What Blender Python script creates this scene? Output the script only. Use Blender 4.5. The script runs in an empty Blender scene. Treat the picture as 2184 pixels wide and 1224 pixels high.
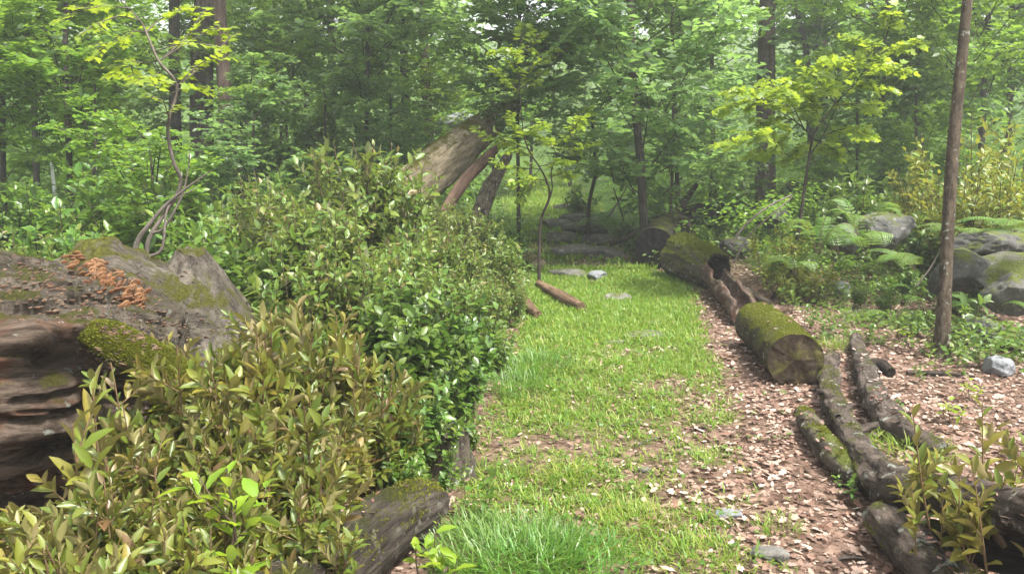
import bpy, math, random
import numpy as np
from mathutils import Vector
from mathutils.bvhtree import BVHTree

R = math.radians
rng = np.random.default_rng(7)
scene = bpy.context.scene
COL = scene.collection

# ------------------------------------------------------------------ camera geometry
CAM = np.array([0.0, 0.0, 1.6])
PITCH = R(9.5)
FPX = 1680.0
FW = np.array([0, math.cos(PITCH), -math.sin(PITCH)])
UP = np.array([0, math.sin(PITCH), math.cos(PITCH)])
RT = np.array([1.0, 0, 0])

def ray(px, py):
    return FW + RT * ((px - 1092) / FPX) + UP * ((612 - py) / FPX)

def P(px, py, d):
    return CAM + d * ray(px, py)

def proj(p):
    q = np.asarray(p, float) - CAM
    dz = q @ FW
    dz = np.where(dz < 0.05, 0.05, dz)
    return 1092 + FPX * (q @ RT) / dz, 612 - FPX * (q @ UP) / dz, dz

# ------------------------------------------------------------------ noise
def _hash(ix, iy, iz, seed):
    n = (ix.astype(np.int64) * 374761393 + iy.astype(np.int64) * 668265263 + iz.astype(np.int64) * 2147483647 + seed * 1274126177) & 0xFFFFFFFF
    n = ((n ^ (n >> 13)) * 1274126177) & 0xFFFFFFFF
    n = ((n ^ (n >> 16)) * 2246822519) & 0xFFFFFFFF
    return ((n ^ (n >> 15)) & 0xFFFFFF) / float(0xFFFFFF)

def vnoise(p, seed=0):
    p = np.atleast_2d(np.asarray(p, float))
    i = np.floor(p).astype(np.int64)
    f = p - i
    u = f * f * (3 - 2 * f)
    r = 0
    for dx in (0, 1):
        wx = u[:, 0] if dx else 1 - u[:, 0]
        for dy in (0, 1):
            wy = u[:, 1] if dy else 1 - u[:, 1]
            for dz in (0, 1):
                wz = u[:, 2] if dz else 1 - u[:, 2]
                r = r + wx * wy * wz * _hash(i[:, 0] + dx, i[:, 1] + dy, i[:, 2] + dz, seed)
    return r * 2 - 1

def fbm(p, seed=0, octaves=4, gain=0.5):
    p = np.atleast_2d(np.asarray(p, float))
    a, s, t = 1.0, 0, 0
    for k in range(octaves):
        s = s + a * vnoise(p * (2.03 ** k) + 17.3 * k, seed + k)
        t += a
        a *= gain
    return s / t

def sstep(a, b, x):
    t = np.clip((x - a) / (b - a), 0, 1)
    return t * t * (3 - 2 * t)

# ------------------------------------------------------------------ terrain height
def hgt(x, y):
    x = np.atleast_1d(np.asarray(x, float)); y = np.atleast_1d(np.asarray(y, float))
    z = 0.034 * np.maximum(0, y - 9.5)
    z = z + 0.15 * np.maximum(0, y - 34) * sstep(34, 60, y)
    z = z + 0.05 * np.maximum(0, x - 3.2) * sstep(5, 11, y)
    z = z + 0.03 * np.maximum(0, -x - 5)
    q = np.stack([x, y, 0 * x], 1)
    z = z + 0.05 * fbm(q * 0.55, 3, 2) + 0.022 * fbm(q * 3.1, 5, 3)
    return z

def h1(x, y):
    return float(hgt(x, y)[0])

def G(px, py, off=0.0):
    """point where the ray through a photo pixel meets the ground (raised by off)"""
    r = ray(px, py)
    d = 1.2
    ds = np.linspace(1.2, 70, 3000)
    pts = CAM + ds[:, None] * r
    below = pts[:, 2] - hgt(pts[:, 0], pts[:, 1]) - off < 0
    k = int(np.argmax(below)) if below.any() else len(ds) - 1
    a, b = ds[max(k - 1, 0)], ds[k]
    for _ in range(14):
        m = (a + b) / 2
        q = CAM + m * r
        if q[2] - h1(q[0], q[1]) - off < 0: b = m
        else: a = m
    return CAM + b * r

# ------------------------------------------------------------------ mesh helpers
def norm(v):
    n = np.linalg.norm(v, axis=-1, keepdims=True)
    return v / np.where(n < 1e-9, 1, n)

class MB:
    """collects pieces and builds ONE mesh object"""
    def __init__(self):
        self.v, self.f, self.m, self.lc, self.sm, self.n = [], [], [], [], [], 0
    def add(self, V, F, mat=0, lc=None, smooth=True):
        V = np.asarray(V, float).reshape(-1, 3)
        if len(V) == 0: return
        if isinstance(F, np.ndarray): F = [F]
        for q in F:
            q = np.asarray(q, np.int64)
            if q.size == 0: continue
            self.f.append(q + self.n); self.m.append(mat); self.sm.append(smooth)
        self.v.append(V); self.lc.append(V if lc is None else lc)
        self.n += len(V)
    def mesh(self, name, mats):
        me = bpy.data.meshes.new(name)
        V = np.concatenate(self.v); 
        me.vertices.add(len(V)); me.vertices.foreach_set('co', V.astype(np.float32).ravel())
        loops = np.concatenate([q.ravel() for q in self.f])
        tot = np.concatenate([np.full(len(q), q.shape[1]) for q in self.f])
        mi = np.concatenate([np.full(len(q), m) for q, m in zip(self.f, self.m)])
        smo = np.concatenate([np.full(len(q), s) for q, s in zip(self.f, self.sm)])
        start = np.concatenate([[0], np.cumsum(tot)[:-1]])
        me.loops.add(len(loops)); me.loops.foreach_set('vertex_index', loops.astype(np.int32))
        me.polygons.add(len(tot)); me.polygons.foreach_set('loop_start', start.astype(np.int32))
        me.polygons.foreach_set('material_index', mi.astype(np.int32))
        me.polygons.foreach_set('use_smooth', smo.astype(bool))
        at = me.attributes.new('lc', 'FLOAT_VECTOR', 'POINT')
        at.data.foreach_set('vector', np.concatenate(self.lc).astype(np.float32).ravel())
        for m in mats: me.materials.append(m)
        me.update(calc_edges=True)
        return me
    def build(self, name, mats, parent=None):
        if not isinstance(mats, (list, tuple)): mats = [mats]
        o = bpy.data.objects.new(name, self.mesh(name, mats))
        COL.objects.link(o)
        if parent is not None: o.parent = parent
        return o

def tag(o, label=None, cat=None, group=None, kind=None):
    if label: o['label'] = label
    if cat: o['category'] = cat
    if group: o['group'] = group
    if kind: o['kind'] = kind
    return o

def empty(name, loc, rz=0.0):
    o = bpy.data.objects.new(name, None)
    o.empty_display_size = 0.1
    COL.objects.link(o)
    o.location = tuple(loc); o.rotation_euler = (0, 0, rz)
    return o

def part(name, me, parent):
    o = bpy.data.objects.new(name, me); COL.objects.link(o); o.parent = parent
    return o

def catmull(pts, n):
    p = np.asarray(pts, float)
    if len(p) == 2:
        t = np.linspace(0, 1, n)[:, None]
        return p[0] * (1 - t) + p[1] * t
    q = np.vstack([2 * p[0] - p[1], p, 2 * p[-1] - p[-2]])
    t = np.linspace(0, len(p) - 1 - 1e-6, n)
    i = t.astype(int); f = (t - i)[:, None]
    a, b, c, d = q[i], q[i + 1], q[i + 2], q[i + 3]
    return 0.5 * (2 * b + (c - a) * f + (2 * a - 5 * b + 4 * c - d) * f ** 2 + (3 * b - a - 3 * c + d) * f ** 3)

def frames(path):
    t = norm(np.gradient(path, axis=0))
    n = len(path)
    X = np.zeros((n, 3))
    ref = np.array([0, 0, 1.0]) if abs(t[0][2]) < 0.8 else np.array([0, 1.0, 0])
    x = np.cross(t[0], ref); x /= np.linalg.norm(x)
    for k in range(n):
        x = x - t[k] * (x @ t[k]); x /= np.linalg.norm(x); X[k] = x
    Y = np.cross(t, X)
    return t, X, Y

def grid_faces(n, m, wrap=True):
    i = np.arange(n - 1)[:, None]; j = np.arange(m if wrap else m - 1)[None, :]
    a = i * m + j; b = i * m + (j + 1) % m
    return np.stack([a, b, b + m, a + m], -1).reshape(-1, 4)

def tube(path, rad, sides=8, amp=0.0, freq=(9, 1.6), seed=0, bumps=None):
    """swept tube -> V, F, lc.  amp is relative radial noise"""
    path = np.asarray(path, float); n = len(path)
    rad = np.broadcast_to(np.asarray(rad, float), (n,))
    t, X, Y = frames(path)
    ang = np.linspace(0, 2 * math.pi, sides, endpoint=False)
    L = np.concatenate([[0], np.cumsum(np.linalg.norm(np.diff(path, axis=0), axis=1))])
    c, s = np.cos(ang), np.sin(ang)
    r = np.repeat(rad[:, None], sides, 1)
    lc = np.stack([c[None] * r, s[None] * r, np.repeat(L[:, None], sides, 1)], -1)
    if amp:
        q = lc.reshape(-1, 3) * np.array([freq[0], freq[0], freq[1]])
        r = r * (1 + amp * fbm(q, seed, 4).reshape(n, sides))
    if bumps is not None:
        r = r + bumps(lc.reshape(-1, 3)).reshape(n, sides)
    V = path[:, None] + X[:, None] * (c[None] * r)[..., None] + Y[:, None] * (s[None] * r)[..., None]
    return V.reshape(-1, 3), grid_faces(n, sides), lc.reshape(-1, 3)

def disc_cap(ring, lcring, centre, rings=7, seed=0, amp=0.01, flip=False):
    """fills an end ring with concentric rings"""
    k = len(ring); V, lc = [], []
    for q in range(rings + 1):
        f = 1 - q / rings
        V.append(centre + (ring - centre) * f); 
        l = lcring.copy(); l[:, :2] *= f; lc.append(l)
    V = np.concatenate(V); lc = np.concatenate(lc)
    V = V + (amp * fbm(lc * 22, seed, 3))[:, None] * norm(np.cross(ring[0] - centre, ring[k // 4] - centre))[None]
    F = grid_faces(rings + 1, k)
    if flip: F = F[:, ::-1]
    return V, F, lc

# ------------------------------------------------------------------ leaves
def T_simple(w=0.5, fold=0.08, droop=-0.05):
    V = np.array([[0, 0, 0], [-w / 2, .45, fold], [0, 1, droop], [w / 2, .45, fold]])
    return V, [np.array([[0, 3, 2], [0, 2, 1]])]

def T_oval(w=0.42, fold=0.07, curl=-0.18):
    z = lambda y: curl * y * y
    V = [[0, 0, 0], [0, .33, z(.33) - .0], [0, .68, z(.68)], [0, 1, z(1)]]
    for sx in (-1, 1):
        for y, ww in ((.16, .28), (.48, .5), (.8, .30)):
            V.append([sx * w * ww, y, z(y) + fold * ww * 2])
    q = np.array([[0, 1, 5, 4], [1, 2, 6, 5], [0, 7, 8, 1], [1, 8, 9, 2]])
    t = np.array([[2, 3, 6], [2, 9, 3]])
    return np.array(V), [q[:, ::-1], t[:, ::-1]] if False else [np.array([[0, 4, 5, 1], [1, 5, 6, 2], [0, 1, 8, 7], [1, 2, 9, 8]])[:, ::-1], np.array([[2, 6, 3], [2, 3, 9]])[:, ::-1]]

def T_maple(w=0.95):
    o = [(0, 0), (.16, .12), (.5, .1), (.36, .34), (.56, .62), (.26, .58), (.2, .72), (0, 1)]
    pts = [(x * w, y) for x, y in o] + [(-x * w, y) for x, y in o[1:-1][::-1]]
    V = [[0, .38, -.02]] + [[x, y, .10 * abs(x) - .16 * y * y] for x, y in pts]
    n = len(pts)
    F = np.array([[0, 1 + k, 1 + (k + 1) % n] for k in range(n)])
    return np.array(V), [F]

def T_dead(w=0.62):
    o = [(0, 0), (.2, .15), (.42, .3), (.26, .44), (.46, .66), (.2, .78), (0, 1)]
    pts = [(x * w, y) for x, y in o] + [(-x * w, y) for x, y in o[1:-1][::-1]]
    V = [[0, .45, 0]] + [[x, y, .55 * x * x + .14 * (y - .45) ** 2] for x, y in pts]
    n = len(pts)
    F = np.array([[0, 1 + k, 1 + (k + 1) % n] for k in range(n)])
    return np.array(V), [F]

def T_blade(w=0.07, bend=0.35):
    V = np.array([[-w / 2, 0, 0], [w / 2, 0, 0], [-w * .55, .5, -bend * .25], [w * .55, .5, -bend * .25], [0, 1, -bend]])
    return V, [np.array([[0, 1, 3, 2]]), np.array([[2, 3, 4]])]

def T_pinna(w=0.2):
    # a feathery pinna: five notched steps a side
    V = [[0, 0, 0], [0, 1, -.1]]; F = []
    prev = 0
    ys = np.linspace(.06, .92, 6)
    for sx in (-1, 1):
        for k in range(len(ys) - 1):
            y0, y1 = ys[k], ys[k + 1]; ww = w * (1 - .75 * y0)
            b = len(V)
            V += [[0, y0, -.1 * y0 * y0], [sx * ww, y0 + .1, -.1 * y0 * y0 + .02], [0, y1, -.1 * y1 * y1]]
            F.append([b, b + 1, b + 2] if sx < 0 else [b, b + 2, b + 1])
    return np.array(V), [np.array(F)[:, ::-1]]

def scatter(T, pos, along, nrm, size, ws=1.0):
    """place template T at many positions -> V, F list"""
    tv, tf = T
    pos = np.asarray(pos); N = len(pos)
    if N == 0: return np.zeros((0, 3)), []
    y = norm(np.asarray(along, float)); x = norm(np.cross(y, nrm)); z = np.cross(x, y)
    size = np.broadcast_to(size, (N,)); ws = np.broadcast_to(ws, (N,))
    loc = tv[None] * np.stack([size * ws, size, size], 1)[:, None, :]
    V = pos[:, None] + loc[..., 0:1] * x[:, None] + loc[..., 1:2] * y[:, None] + loc[..., 2:3] * z[:, None]
    k = len(tv); off = (np.arange(N) * k)[:, None, None]
    F = [(f[None] + off).reshape(-1, f.shape[1]) for f in tf]
    return V.reshape(-1, 3), F

def rdir(n, r=rng):
    v = r.normal(size=(n, 3)); return norm(v)

# ------------------------------------------------------------------ materials
def new_mat(name):
    m = bpy.data.materials.new(name); m.use_nodes = True
    nt = m.node_tree; nt.nodes.clear()
    return m, nt

def N(nt, typ, **kw):
    n = nt.nodes.new(typ)
    for k, v in kw.items():
        if k.startswith('i_'):
            key = k[2:].replace('_', ' ')
            n.inputs[key].default_value = v
        else: setattr(n, k, v)
    return n

def ramp(nt, fac, stops, interp='LINEAR'):
    r = nt.nodes.new('ShaderNodeValToRGB'); r.color_ramp.interpolation = interp
    e = r.color_ramp.elements
    while len(e) < len(stops): e.new(0.5)
    for k, (p, c) in enumerate(stops):
        e[k].position = p; e[k].color = (*c, 1) if len(c) == 3 else c
    nt.links.new(fac, r.inputs[0])
    return r.outputs[0]

def mixc(nt, fac, a, b, mode='MIX'):
    m = nt.nodes.new('ShaderNodeMix'); m.data_type = 'RGBA'; m.blend_type = mode
    for val, idx in ((fac, 0), (a, 6), (b, 7)):
        if hasattr(val, 'is_output'): nt.links.new(val, m.inputs[idx])
        elif idx == 0: m.inputs[0].default_value = val
        else: m.inputs[idx].default_value = (*val, 1)
    return m.outputs[2]

def mathn(nt, op, a, b=None, clamp=False):
    m = nt.nodes.new('ShaderNodeMath'); m.operation = op; m.use_clamp = clamp
    for k, v in enumerate((a, b)):
        if v is None: continue
        if hasattr(v, 'is_output'): nt.links.new(v, m.inputs[k])
        else: m.inputs[k].default_value = v
    return m.outputs[0]

def noise(nt, vec, scale, detail=4, rough=0.55, dist=0.0, out=0):
    n = nt.nodes.new('ShaderNodeTexNoise')
    n.inputs['Scale'].default_value = scale; n.inputs['Detail'].default_value = detail
    n.inputs['Roughness'].default_value = rough; n.inputs['Distortion'].default_value = dist
    if vec is not None: nt.links.new(vec, n.inputs['Vector'])
    return n.outputs[out]

def mapping(nt, vec, scale):
    m = nt.nodes.new('ShaderNodeMapping'); m.inputs['Scale'].default_value = scale
    nt.links.new(vec, m.inputs['Vector']); return m.outputs[0]

def attr(nt, name='lc'):
    a = nt.nodes.new('ShaderNodeAttribute'); a.attribute_name = name
    return a

def leaf_mat(name, cols, under=None, rough=0.42, trans=0.35, tcol=(0.25, 0.42, 0.04), spec=0.5, vary=0.25):
    m, nt = new_mat(name); L = nt.links
    g = N(nt, 'ShaderNodeNewGeometry')
    n = len(cols)
    c = ramp(nt, g.outputs['Random Per Island'], [(k / max(1, n - 1), q) for k, q in enumerate(cols)])
    oi = N(nt, 'ShaderNodeObjectInfo')
    hs = N(nt, 'ShaderNodeHueSaturation')
    L.new(c, hs.inputs['Color'])
    v = mathn(nt, 'MULTIPLY_ADD', oi.outputs['Random'], vary); v.node.inputs[2].default_value = 1 - vary * 0.5
    L.new(v, hs.inputs['Value'])
    hu = mathn(nt, 'MULTIPLY_ADD', oi.outputs['Random'], 0.03); hu.node.inputs[2].default_value = 0.485
    L.new(hu, hs.inputs['Hue'])
    c = hs.outputs[0]
    top = c
    if under is not None:
        c = mixc(nt, g.outputs['Backfacing'], c, under)
    p = N(nt, 'ShaderNodeBsdfPrincipled'); L.new(c, p.inputs['Base Color'])
    p.inputs['Roughness'].default_value = rough; p.inputs['Specular IOR Level'].default_value = spec
    t = N(nt, 'ShaderNodeBsdfTranslucent')
    L.new(mixc(nt, 0.55, top, tcol), t.inputs['Color'])
    mx = N(nt, 'ShaderNodeMixShader'); mx.inputs[0].default_value = trans
    L.new(p.outputs[0], mx.inputs[1]); L.new(t.outputs[0], mx.inputs[2])
    o = N(nt, 'ShaderNodeOutputMaterial'); L.new(mx.outputs[0], o.inputs['Surface'])
    return m

def bark_mat(name, dark, light, moss=0.0, moss_col=(0.10, 0.12, 0.02), lichen=0.0, lichen_col=(0.42, 0.44, 0.36),
             scale=14, stretch=0.2, bump=0.6, dist=0.03, rough=0.85, red=None, moss_bias=0.25):
    m, nt = new_mat(name); L = nt.links
    a = attr(nt).outputs['Vector']
    v = mapping(nt, a, (1, 1, stretch))
    n1 = noise(nt, v, scale, 6, 0.65, 0.4)
    n2 = noise(nt, v, scale * 4.5, 5, 0.7)
    n3 = noise(nt, a, 3.2, 4, 0.6)
    f = mathn(nt, 'ADD', mathn(nt, 'MULTIPLY', n1, 0.62), mathn(nt, 'MULTIPLY', n2, 0.38))
    vo = N(nt, 'ShaderNodeTexVoronoi', feature='DISTANCE_TO_EDGE'); vo.inputs['Scale'].default_value = scale * 2.2
    vm = N(nt, 'ShaderNodeVectorMath', operation='ADD'); L.new(mapping(nt, a, (1, 1, max(.12, stretch * .9))), vm.inputs[0]); L.new(noise(nt, a, scale * 1.3, 3, out=1), vm.inputs[1])
    L.new(vm.outputs[0], vo.inputs['Vector'])
    ck = ramp(nt, vo.outputs['Distance'], [(0.0, (0, 0, 0)), (.22, (1, 1, 1))])
    f = mathn(nt, 'ADD', mathn(nt, 'MULTIPLY', f, .82), mathn(nt, 'MULTIPLY', ck, .10))
    mid = tuple((x + y) / 2 for x, y in zip(dark, light))
    c = ramp(nt, f, [(0.33, tuple(x * .55 for x in dark)), (0.40, dark), (0.46, mid), (0.53, light), (.62, tuple(min(1, x * 1.2) for x in light))])
    c = mixc(nt, ramp(nt, n3, [(0.42, (0, 0, 0)), (0.62, (1, 1, 1))]), c, mixc(nt, 0.45, c, dark))
    if red is not None:
        n5 = noise(nt, mapping(nt, a, (1, 1, 0.4)), 5.5, 4, 0.6, 0.6)
        c = mixc(nt, ramp(nt, n5, [(0.5, (0, 0, 0)), (0.62, (1, 1, 1))]), c, mixc(nt, f, tuple(x * .45 for x in red), red))
    hgt_ = f
    if lichen:
        n4 = noise(nt, a, 19, 4, 0.6)
        lf = ramp(nt, n4, [(0.66 - 0.12 * lichen, (0, 0, 0)), (0.70 - 0.10 * lichen, (1, 1, 1))])
        c = mixc(nt, lf, c, lichen_col)
    if moss:
        g = N(nt, 'ShaderNodeNewGeometry'); sp = N(nt, 'ShaderNodeSeparateXYZ'); L.new(g.outputs['Normal'], sp.inputs[0])
        n6 = noise(nt, a, 4.3, 6, 0.68)
        n7 = noise(nt, a, 75, 4, 0.75)
        k = mathn(nt, 'ADD', mathn(nt, 'MULTIPLY', sp.outputs['Z'], 0.30), n6)
        k = mathn(nt, 'ADD', k, mathn(nt, 'MULTIPLY', n7, 0.12))
        mf = ramp(nt, k, [(0.92 - moss * 0.42, (0, 0, 0)), (1.02 - moss * 0.42, (1, 1, 1))])
        mc = ramp(nt, n7, [(0.3, tuple(x * .4 for x in moss_col)), (0.55, moss_col), (0.72, tuple(min(1, x * 1.9) for x in moss_col))])
        c = mixc(nt, mf, c, mc)
        hgt_ = mathn(nt, 'ADD', f, mathn(nt, 'MULTIPLY', mathn(nt, 'MULTIPLY', mf, n7), 0.5))
    p = N(nt, 'ShaderNodeBsdfPrincipled'); L.new(c, p.inputs['Base Color'])
    p.inputs['Roughness'].default_value = rough; p.inputs['Specular IOR Level'].default_value = 0.12
    b = N(nt, 'ShaderNodeBump'); b.inputs['Strength'].default_value = min(1, bump * 1.2); b.inputs['Distance'].default_value = dist * 1.8
    L.new(hgt_, b.inputs['Height']); L.new(b.outputs[0], p.inputs['Normal'])
    o = N(nt, 'ShaderNodeOutputMaterial'); L.new(p.outputs[0], o.inputs['Surface'])
    return m

def end_mat(name, dark, light, moss=0.0):
    m, nt = new_mat(name); L = nt.links
    a = attr(nt).outputs['Vector']
    sp = N(nt, 'ShaderNodeSeparateXYZ'); L.new(a, sp.inputs[0])
    r2 = mathn(nt, 'SQRT', mathn(nt, 'ADD', mathn(nt, 'POWER', sp.outputs[0], 2.0), mathn(nt, 'POWER', sp.outputs[1], 2.0)))
    w = noise(nt, a, 7, 4)
    s = mathn(nt, 'SINE', mathn(nt, 'ADD', mathn(nt, 'MULTIPLY', r2, 330.0), mathn(nt, 'MULTIPLY', w, 26.0)))
    n2 = noise(nt, a, 30, 6, 0.7)
    f = mathn(nt, 'ADD', mathn(nt, 'MULTIPLY', s, 0.028), mathn(nt, 'ADD', mathn(nt, 'MULTIPLY', n2, 0.6), mathn(nt, 'MULTIPLY', w, 0.4)))
    c = ramp(nt, f, [(0.33, dark), (0.52, tuple((x + y) / 2 for x, y in zip(dark, light))), (0.7, light)])
    if moss:
        c = mixc(nt, ramp(nt, noise(nt, a, 9, 5), [(0.5, (0, 0, 0)), (0.64, (1, 1, 1))]), c, (0.11, 0.10, 0.035))
    p = N(nt, 'ShaderNodeBsdfPrincipled'); L.new(c, p.inputs['Base Color']); p.inputs['Roughness'].default_value = 0.9; p.inputs['Specular IOR Level'].default_value = .08
    b = N(nt, 'ShaderNodeBump'); b.inputs['Strength'].default_value = 0.7; b.inputs['Distance'].default_value = 0.012
    L.new(f, b.inputs['Height']); L.new(b.outputs[0], p.inputs['Normal'])
    o = N(nt, 'ShaderNodeOutputMaterial'); L.new(p.outputs[0], o.inputs['Surface'])
    return m

def rock_mat(name, dark, light, moss=0.0, moss_col=(.08, .095, .018)):
    m, nt = new_mat(name); L = nt.links
    a = attr(nt).outputs['Vector']
    n1 = noise(nt, a, 5, 8, 0.7, 0.3); n2 = noise(nt, a, 42, 5, 0.7)
    f = mathn(nt, 'ADD', mathn(nt, 'MULTIPLY', n1, 0.6), mathn(nt, 'MULTIPLY', n2, 0.4))
    c = ramp(nt, f, [(0.32, dark), (0.5, tuple((x + y) / 2 for x, y in zip(dark, light))), (0.64, light)])
    vz = N(nt, 'ShaderNodeTexVoronoi'); vz.inputs['Scale'].default_value = 9; L.new(a, vz.inputs['Vector'])
    c = mixc(nt, ramp(nt, noise(nt, a, 14, 4), [(0.6, (0, 0, 0)), (0.66, (1, 1, 1))]), c, tuple(min(1, x * 1.25) for x in light))
    h_ = f
    if moss:
        g = N(nt, 'ShaderNodeNewGeometry'); sp = N(nt, 'ShaderNodeSeparateXYZ'); L.new(g.outputs['Normal'], sp.inputs[0])
        n6 = noise(nt, a, 3.6, 6, 0.65); n7 = noise(nt, a, 80, 3, 0.7)
        k = mathn(nt, 'ADD', mathn(nt, 'MULTIPLY', sp.outputs['Z'], 0.3), n6)
        mf = ramp(nt, k, [(0.92 - moss * 0.42, (0, 0, 0)), (1.04 - moss * 0.42, (1, 1, 1))])
        c = mixc(nt, mf, c, ramp(nt, n7, [(0.3, tuple(x * .4 for x in moss_col)), (0.7, tuple(x * 1.7 for x in moss_col))]))
        h_ = mathn(nt, 'ADD', f, mathn(nt, 'MULTIPLY', mathn(nt, 'MULTIPLY', mf, n7), 0.4))
    p = N(nt, 'ShaderNodeBsdfPrincipled'); L.new(c, p.inputs['Base Color']); p.inputs['Roughness'].default_value = 0.85; p.inputs['Specular IOR Level'].default_value = .15
    b = N(nt, 'ShaderNodeBump'); b.inputs['Strength'].default_value = 0.7; b.inputs['Distance'].default_value = 0.03
    L.new(h_, b.inputs['Height']); L.new(b.outputs[0], p.inputs['Normal'])
    o = N(nt, 'ShaderNodeOutputMaterial'); L.new(p.outputs[0], o.inputs['Surface'])
    return m

def plain_mat(name, c1, c2, scale=30, rough=0.8, trans=0.0, island=False):
    m, nt = new_mat(name); L = nt.links
    if island: f = N(nt, 'ShaderNodeNewGeometry').outputs['Random Per Island']
    else: f = noise(nt, attr(nt).outputs['Vector'], scale, 4)
    cols = [c1, c2] if not isinstance(c1, list) else c1
    c = ramp(nt, f, [(0.3 + 0.4 * k / (len(cols) - 1), q) for k, q in enumerate(cols)] if not island else [(k / (len(cols) - 1), q) for k, q in enumerate(cols)])
    p = N(nt, 'ShaderNodeBsdfPrincipled'); L.new(c, p.inputs['Base Color']); p.inputs['Roughness'].default_value = rough
    p.inputs['Specular IOR Level'].default_value = 0.35
    o = N(nt, 'ShaderNodeOutputMaterial')
    if trans:
        t = N(nt, 'ShaderNodeBsdfTranslucent'); L.new(c, t.inputs['Color'])
        mx = N(nt, 'ShaderNodeMixShader'); mx.inputs[0].default_value = trans
        L.new(p.outputs[0], mx.inputs[1]); L.new(t.outputs[0], mx.inputs[2]); L.new(mx.outputs[0], o.inputs['Surface'])
    else: L.new(p.outputs[0], o.inputs['Surface'])
    return m

# foliage pigments
LM_OLIVE = leaf_mat('olive_leaf', [(.075, .12, .014), (.10, .145, .018), (.13, .15, .02), (.085, .145, .018), (.17, .14, .03), (.09, .14, .018), (.12, .15, .02), (.15, .085, .04)],
                    under=(.23, .21, .08), rough=.4, trans=.28, tcol=(.28, .30, .03), spec=.5)
LM_BRONZE = leaf_mat('bronze_leaf', [(.11, .15, .016), (.15, .165, .02), (.20, .155, .028), (.10, .155, .018)],
                     under=(.25, .205, .09), rough=.42, trans=.28, tcol=(.3, .28, .04))
LM_FRESH = leaf_mat('fresh_leaf', [(.06, .13, .016), (.09, .17, .02), (.12, .19, .025), (.055, .12, .02), (.15, .19, .03)],
                    under=(.15, .20, .09), rough=.36, trans=.34, tcol=(.28, .45, .04))
LM_THICKET = leaf_mat('thicket_leaf', [(.08, .15, .016), (.11, .18, .02), (.075, .145, .02), (.15, .20, .025), (.11, .17, .02), (.20, .14, .05)],
                      under=(.20, .21, .11), rough=.44, trans=.30, tcol=(.30, .40, .04))
LM_DARK = leaf_mat('dark_leaf', [(.055, .105, .014), (.075, .135, .016), (.105, .17, .018), (.065, .12, .016)],
                   under=(.11, .15, .08), rough=.33, trans=.25, tcol=(.15, .33, .03))
LM_YELLOW = leaf_mat('yellow_leaf', [(.12, .20, .018), (.16, .23, .02), (.22, .23, .025), (.11, .18, .02), (.14, .22, .02), (.24, .22, .03)],
                     under=(.25, .26, .10), rough=.42, trans=.4, tcol=(.45, .42, .03))
LM_LIME = leaf_mat('lime_leaf', [(.15, .26, .018), (.20, .32, .02), (.26, .36, .024), (.14, .24, .022)],
                   under=(.22, .30, .10), rough=.42, trans=.5, tcol=(.50, .62, .04))
LM_CROWN = leaf_mat('crown_leaf', [(.085, .15, .055), (.115, .19, .065), (.15, .235, .07), (.095, .165, .065)],
                    under=(.16, .21, .12), rough=.36, trans=.58, tcol=(.34, .54, .10), spec=.6)
LM_CROWN2 = leaf_mat('light_crown_leaf', [(.085, .17, .022), (.12, .22, .026), (.16, .27, .028), (.095, .18, .028)],
                     under=(.13, .19, .09), rough=.38, trans=.5, tcol=(.36, .55, .04), spec=.5)
LM_FAR = leaf_mat('far_leaf', [(.06, .13, .026), (.095, .19, .03), (.135, .25, .032), (.07, .14, .032), (.17, .28, .03)],
                  under=(.13, .19, .09), rough=.4, trans=.5, tcol=(.32, .52, .05), vary=0)
LM_FERN = leaf_mat('fern_leaf', [(.08, .17, .03), (.11, .21, .035), (.14, .25, .04)], under=(.15, .22, .08), rough=.45, trans=.38, tcol=(.35, .5, .06))
LM_GRASS = leaf_mat('grass_blade', [(.09, .195, .022), (.13, .245, .026), (.17, .29, .03), (.13, .22, .025), (.26, .30, .05), (.17, .27, .028), (.34, .31, .10)], rough=.45, trans=.38, tcol=(.32, .46, .03), vary=0, spec=.3)
LM_TUFT = leaf_mat('tuft_blade', [(.07, .165, .025), (.095, .205, .028), (.13, .25, .03)], rough=.42, trans=.35, tcol=(.22, .45, .05))
LM_DEAD = leaf_mat('dead_leaf', [(.17, .095, .07), (.31, .20, .155), (.42, .30, .24), (.10, .055, .04), (.26, .15, .115), (.54, .43, .355), (.19, .10, .072), (.13, .08, .055)],
                   rough=.65, trans=.08, tcol=(.3, .2, .1), vary=0, spec=.2)
M_STEM = bark_mat('stem_bark', (.06, .045, .03), (.16, .12, .08), bump=.2)
M_STEM_RED = bark_mat('reddish_stem', (.12, .075, .04), (.24, .16, .09), bump=.2)
M_DSTEM = bark_mat('dark_stem', (.022, .018, .015), (.075, .06, .048), bump=.3)
M_GSTEM = bark_mat('grey_stem', (.07, .06, .05), (.20, .17, .14), bump=.3)

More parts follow.
